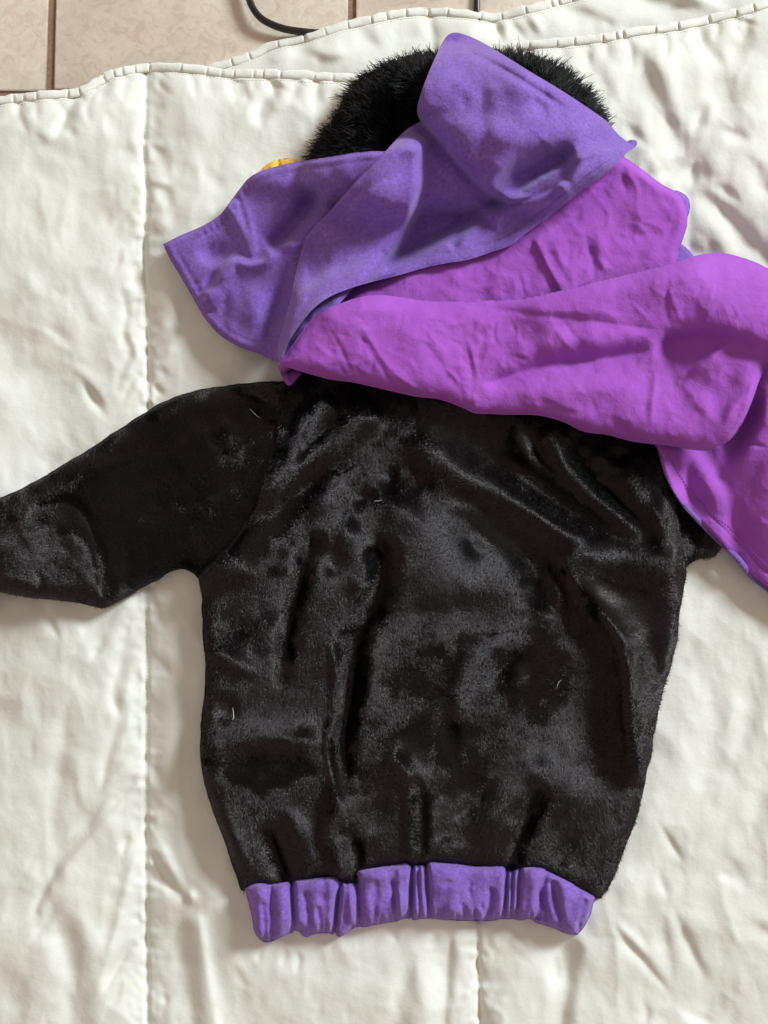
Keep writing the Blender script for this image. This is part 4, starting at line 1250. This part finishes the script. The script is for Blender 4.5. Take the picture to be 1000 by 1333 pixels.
nap(G_BODY, IN_BODY & (G_BODY.Y > 490), 0.12, 0.5, 'nap', body, 211, 1.3,
    [(585, 725, 115, 66, 0.25, 0.85), (520, 830, 70, 40, 0.2, 0.35), (430, 720, 45, 55, 0.3, 0.8), (300, 770, 34, 30, -0.5, 0.7), (405, 870, 36, 70, 0.2, 0.7), (310, 930, 48, 42, 0, 0.7), (290, 1070, 22, 60, -0.4, 0.6), (400, 1070, 34, 50, 0.2, 0.7),
     (508, 1020, 22, 36, 0.1, 0.9), (620, 880, 26, 60, 0.6, 0.7), (690, 1010, 26, 34, 0.6, 0.8), (640, 1085, 40, 26, -0.6, 0.6), (756, 1030, 34, 34, 0, 0.7),
     ([(520, 590), (556, 590), (610, 625), (680, 668), (750, 708), (825, 736), (892, 750)], 20, 0.95), ([(489, 532), (436, 578), (383, 615), (334, 652)], 14, 0.9), ([(428, 514), (405, 545), (382, 585)], 9, 0.7),
     ([(712, 556), (730, 595), (780, 642), (835, 702)], 17, 0.85), ([(770, 780), (806, 828), (817, 870), (820, 930), (828, 990)], 7, 0.8), ([(462, 612), (436, 630), (412, 680)], 14, 0.7), ([(436, 940), (430, 980), (434, 1030)], 6, 0.8),
     ([(700, 822), (650, 842), (612, 880), (600, 930)], 13, 0.9), ([(480, 700), (478, 745), (455, 785)], 9, 0.8), ([(290, 1040), (310, 1090), (330, 1140)], 12, 0.7), ([(775, 590), (795, 602), (820, 606)], 7, 0.6),
     ([(270, 965), (330, 950), (400, 945)], 12, 0.7), ([(270, 850), (300, 862), (340, 885)], 9, 0.6), ([(668, 990), (640, 1040), (600, 1075)], 12, 0.7),
     ([(580, 650), (640, 690), (700, 720), (780, 770), (870, 800)], 14, -0.9), ([(610, 572), (690, 605), (750, 655), (825, 696)], 8, -0.9), ([(470, 590), (420, 630), (370, 670), (330, 720)], 12, -0.9), ([(492, 700), (500, 735), (476, 808), (454, 900), (446, 1000)], 12, -1.0),
     ([(545, 1010), (550, 1060), (548, 1125)], 12, -0.9), ([(412, 710), (388, 765), (376, 815), (366, 900)], 9, -0.9), ([(345, 1075), (358, 1110), (375, 1148)], 8, -0.9), ([(712, 1030), (686, 1070), (672, 1130)], 9, -0.9), ([(452, 1060), (460, 1100), (462, 1140)], 10, -0.8),
     (826, 640, 30, 30, 0, 0.7), (725, 760, 18, 40, -0.5, 0.6),
     (560, 860, 60, 50, 0, -0.7), (560, 950, 60, 30, 0, -0.7), (700, 880, 50, 50, 0, -0.7), (860, 850, 26, 90, 0.1, -0.8), (790, 780, 60, 30, 0.5, -0.8), (330, 1000, 60, 18, 0, -0.8), (460, 900, 14, 110, 0.15, -0.9),
     (380, 810, 10, 90, 0.1, -0.8), (800, 940, 24, 90, 0, -0.6), (610, 550, 90, 30, 0.3, -0.7), (600, 1010, 40, 40, 0, -0.5), (320, 700, 30, 30, 0, -0.4)])
nap(G_LS, IN_LS & (G_LS.X < 400), 0.5, -0.2, 'nap', lsl, 212, 1.3,
    [(40, 738, 92, 52, 0.2, 1.0), (108, 745, 24, 50, -0.25, 1.0), (290, 590, 24, 18, 0.5, 0.5), (170, 640, 110, 40, -0.45, -0.8), (220, 560, 90, 34, -0.3, -0.7), (190, 720, 60, 40, -0.3, -0.9), ([(0, 700), (76, 640), (139, 606)], 7, 0.5)])
nap(G_RS, IN_RS, 0.3, 0.4, 'nap', rsl, 213, 1.3, [(885, 690, 14, 40, -0.3, 0.6)])

# ================================================================== loose lint
def lint(pts, gr, label, rad=0.42, lift=4.5):
    P = spline(pts, 5)
    h = gr.sample(P[:, 0], P[:, 1]) + lift
    o = tube('lint_fibre', PW(P[:, 0], P[:, 1], h), rad * S * np.sin(np.linspace(0.3, 2.84, len(P))), M_LINT, None, 6)
    tag(o, label, 'lint', 'pale lint on the black plush')


M_LINT = hair_mat('pale_lint', (0.62, 0.58, 0.55), 0.6, 0.2)
lint([(325, 532), (330, 537), (334, 541), (339, 544)], G_LS, 'pale bent lint fibre on the black left shoulder below the cape tail')
lint([(303, 921), (304, 928), (304, 935), (302, 937)], G_BODY, 'short white upright lint fibre on the left side of the black back')
lint([(498, 650), (494, 652), (489, 652), (487, 653)], G_BODY, 'tiny pale curved lint fibre in the middle of the upper back', 0.45)
lint([(731, 885), (727, 889), (725, 896)], G_BODY, 'faint grey lint fibre on the right half of the black back', 0.3)
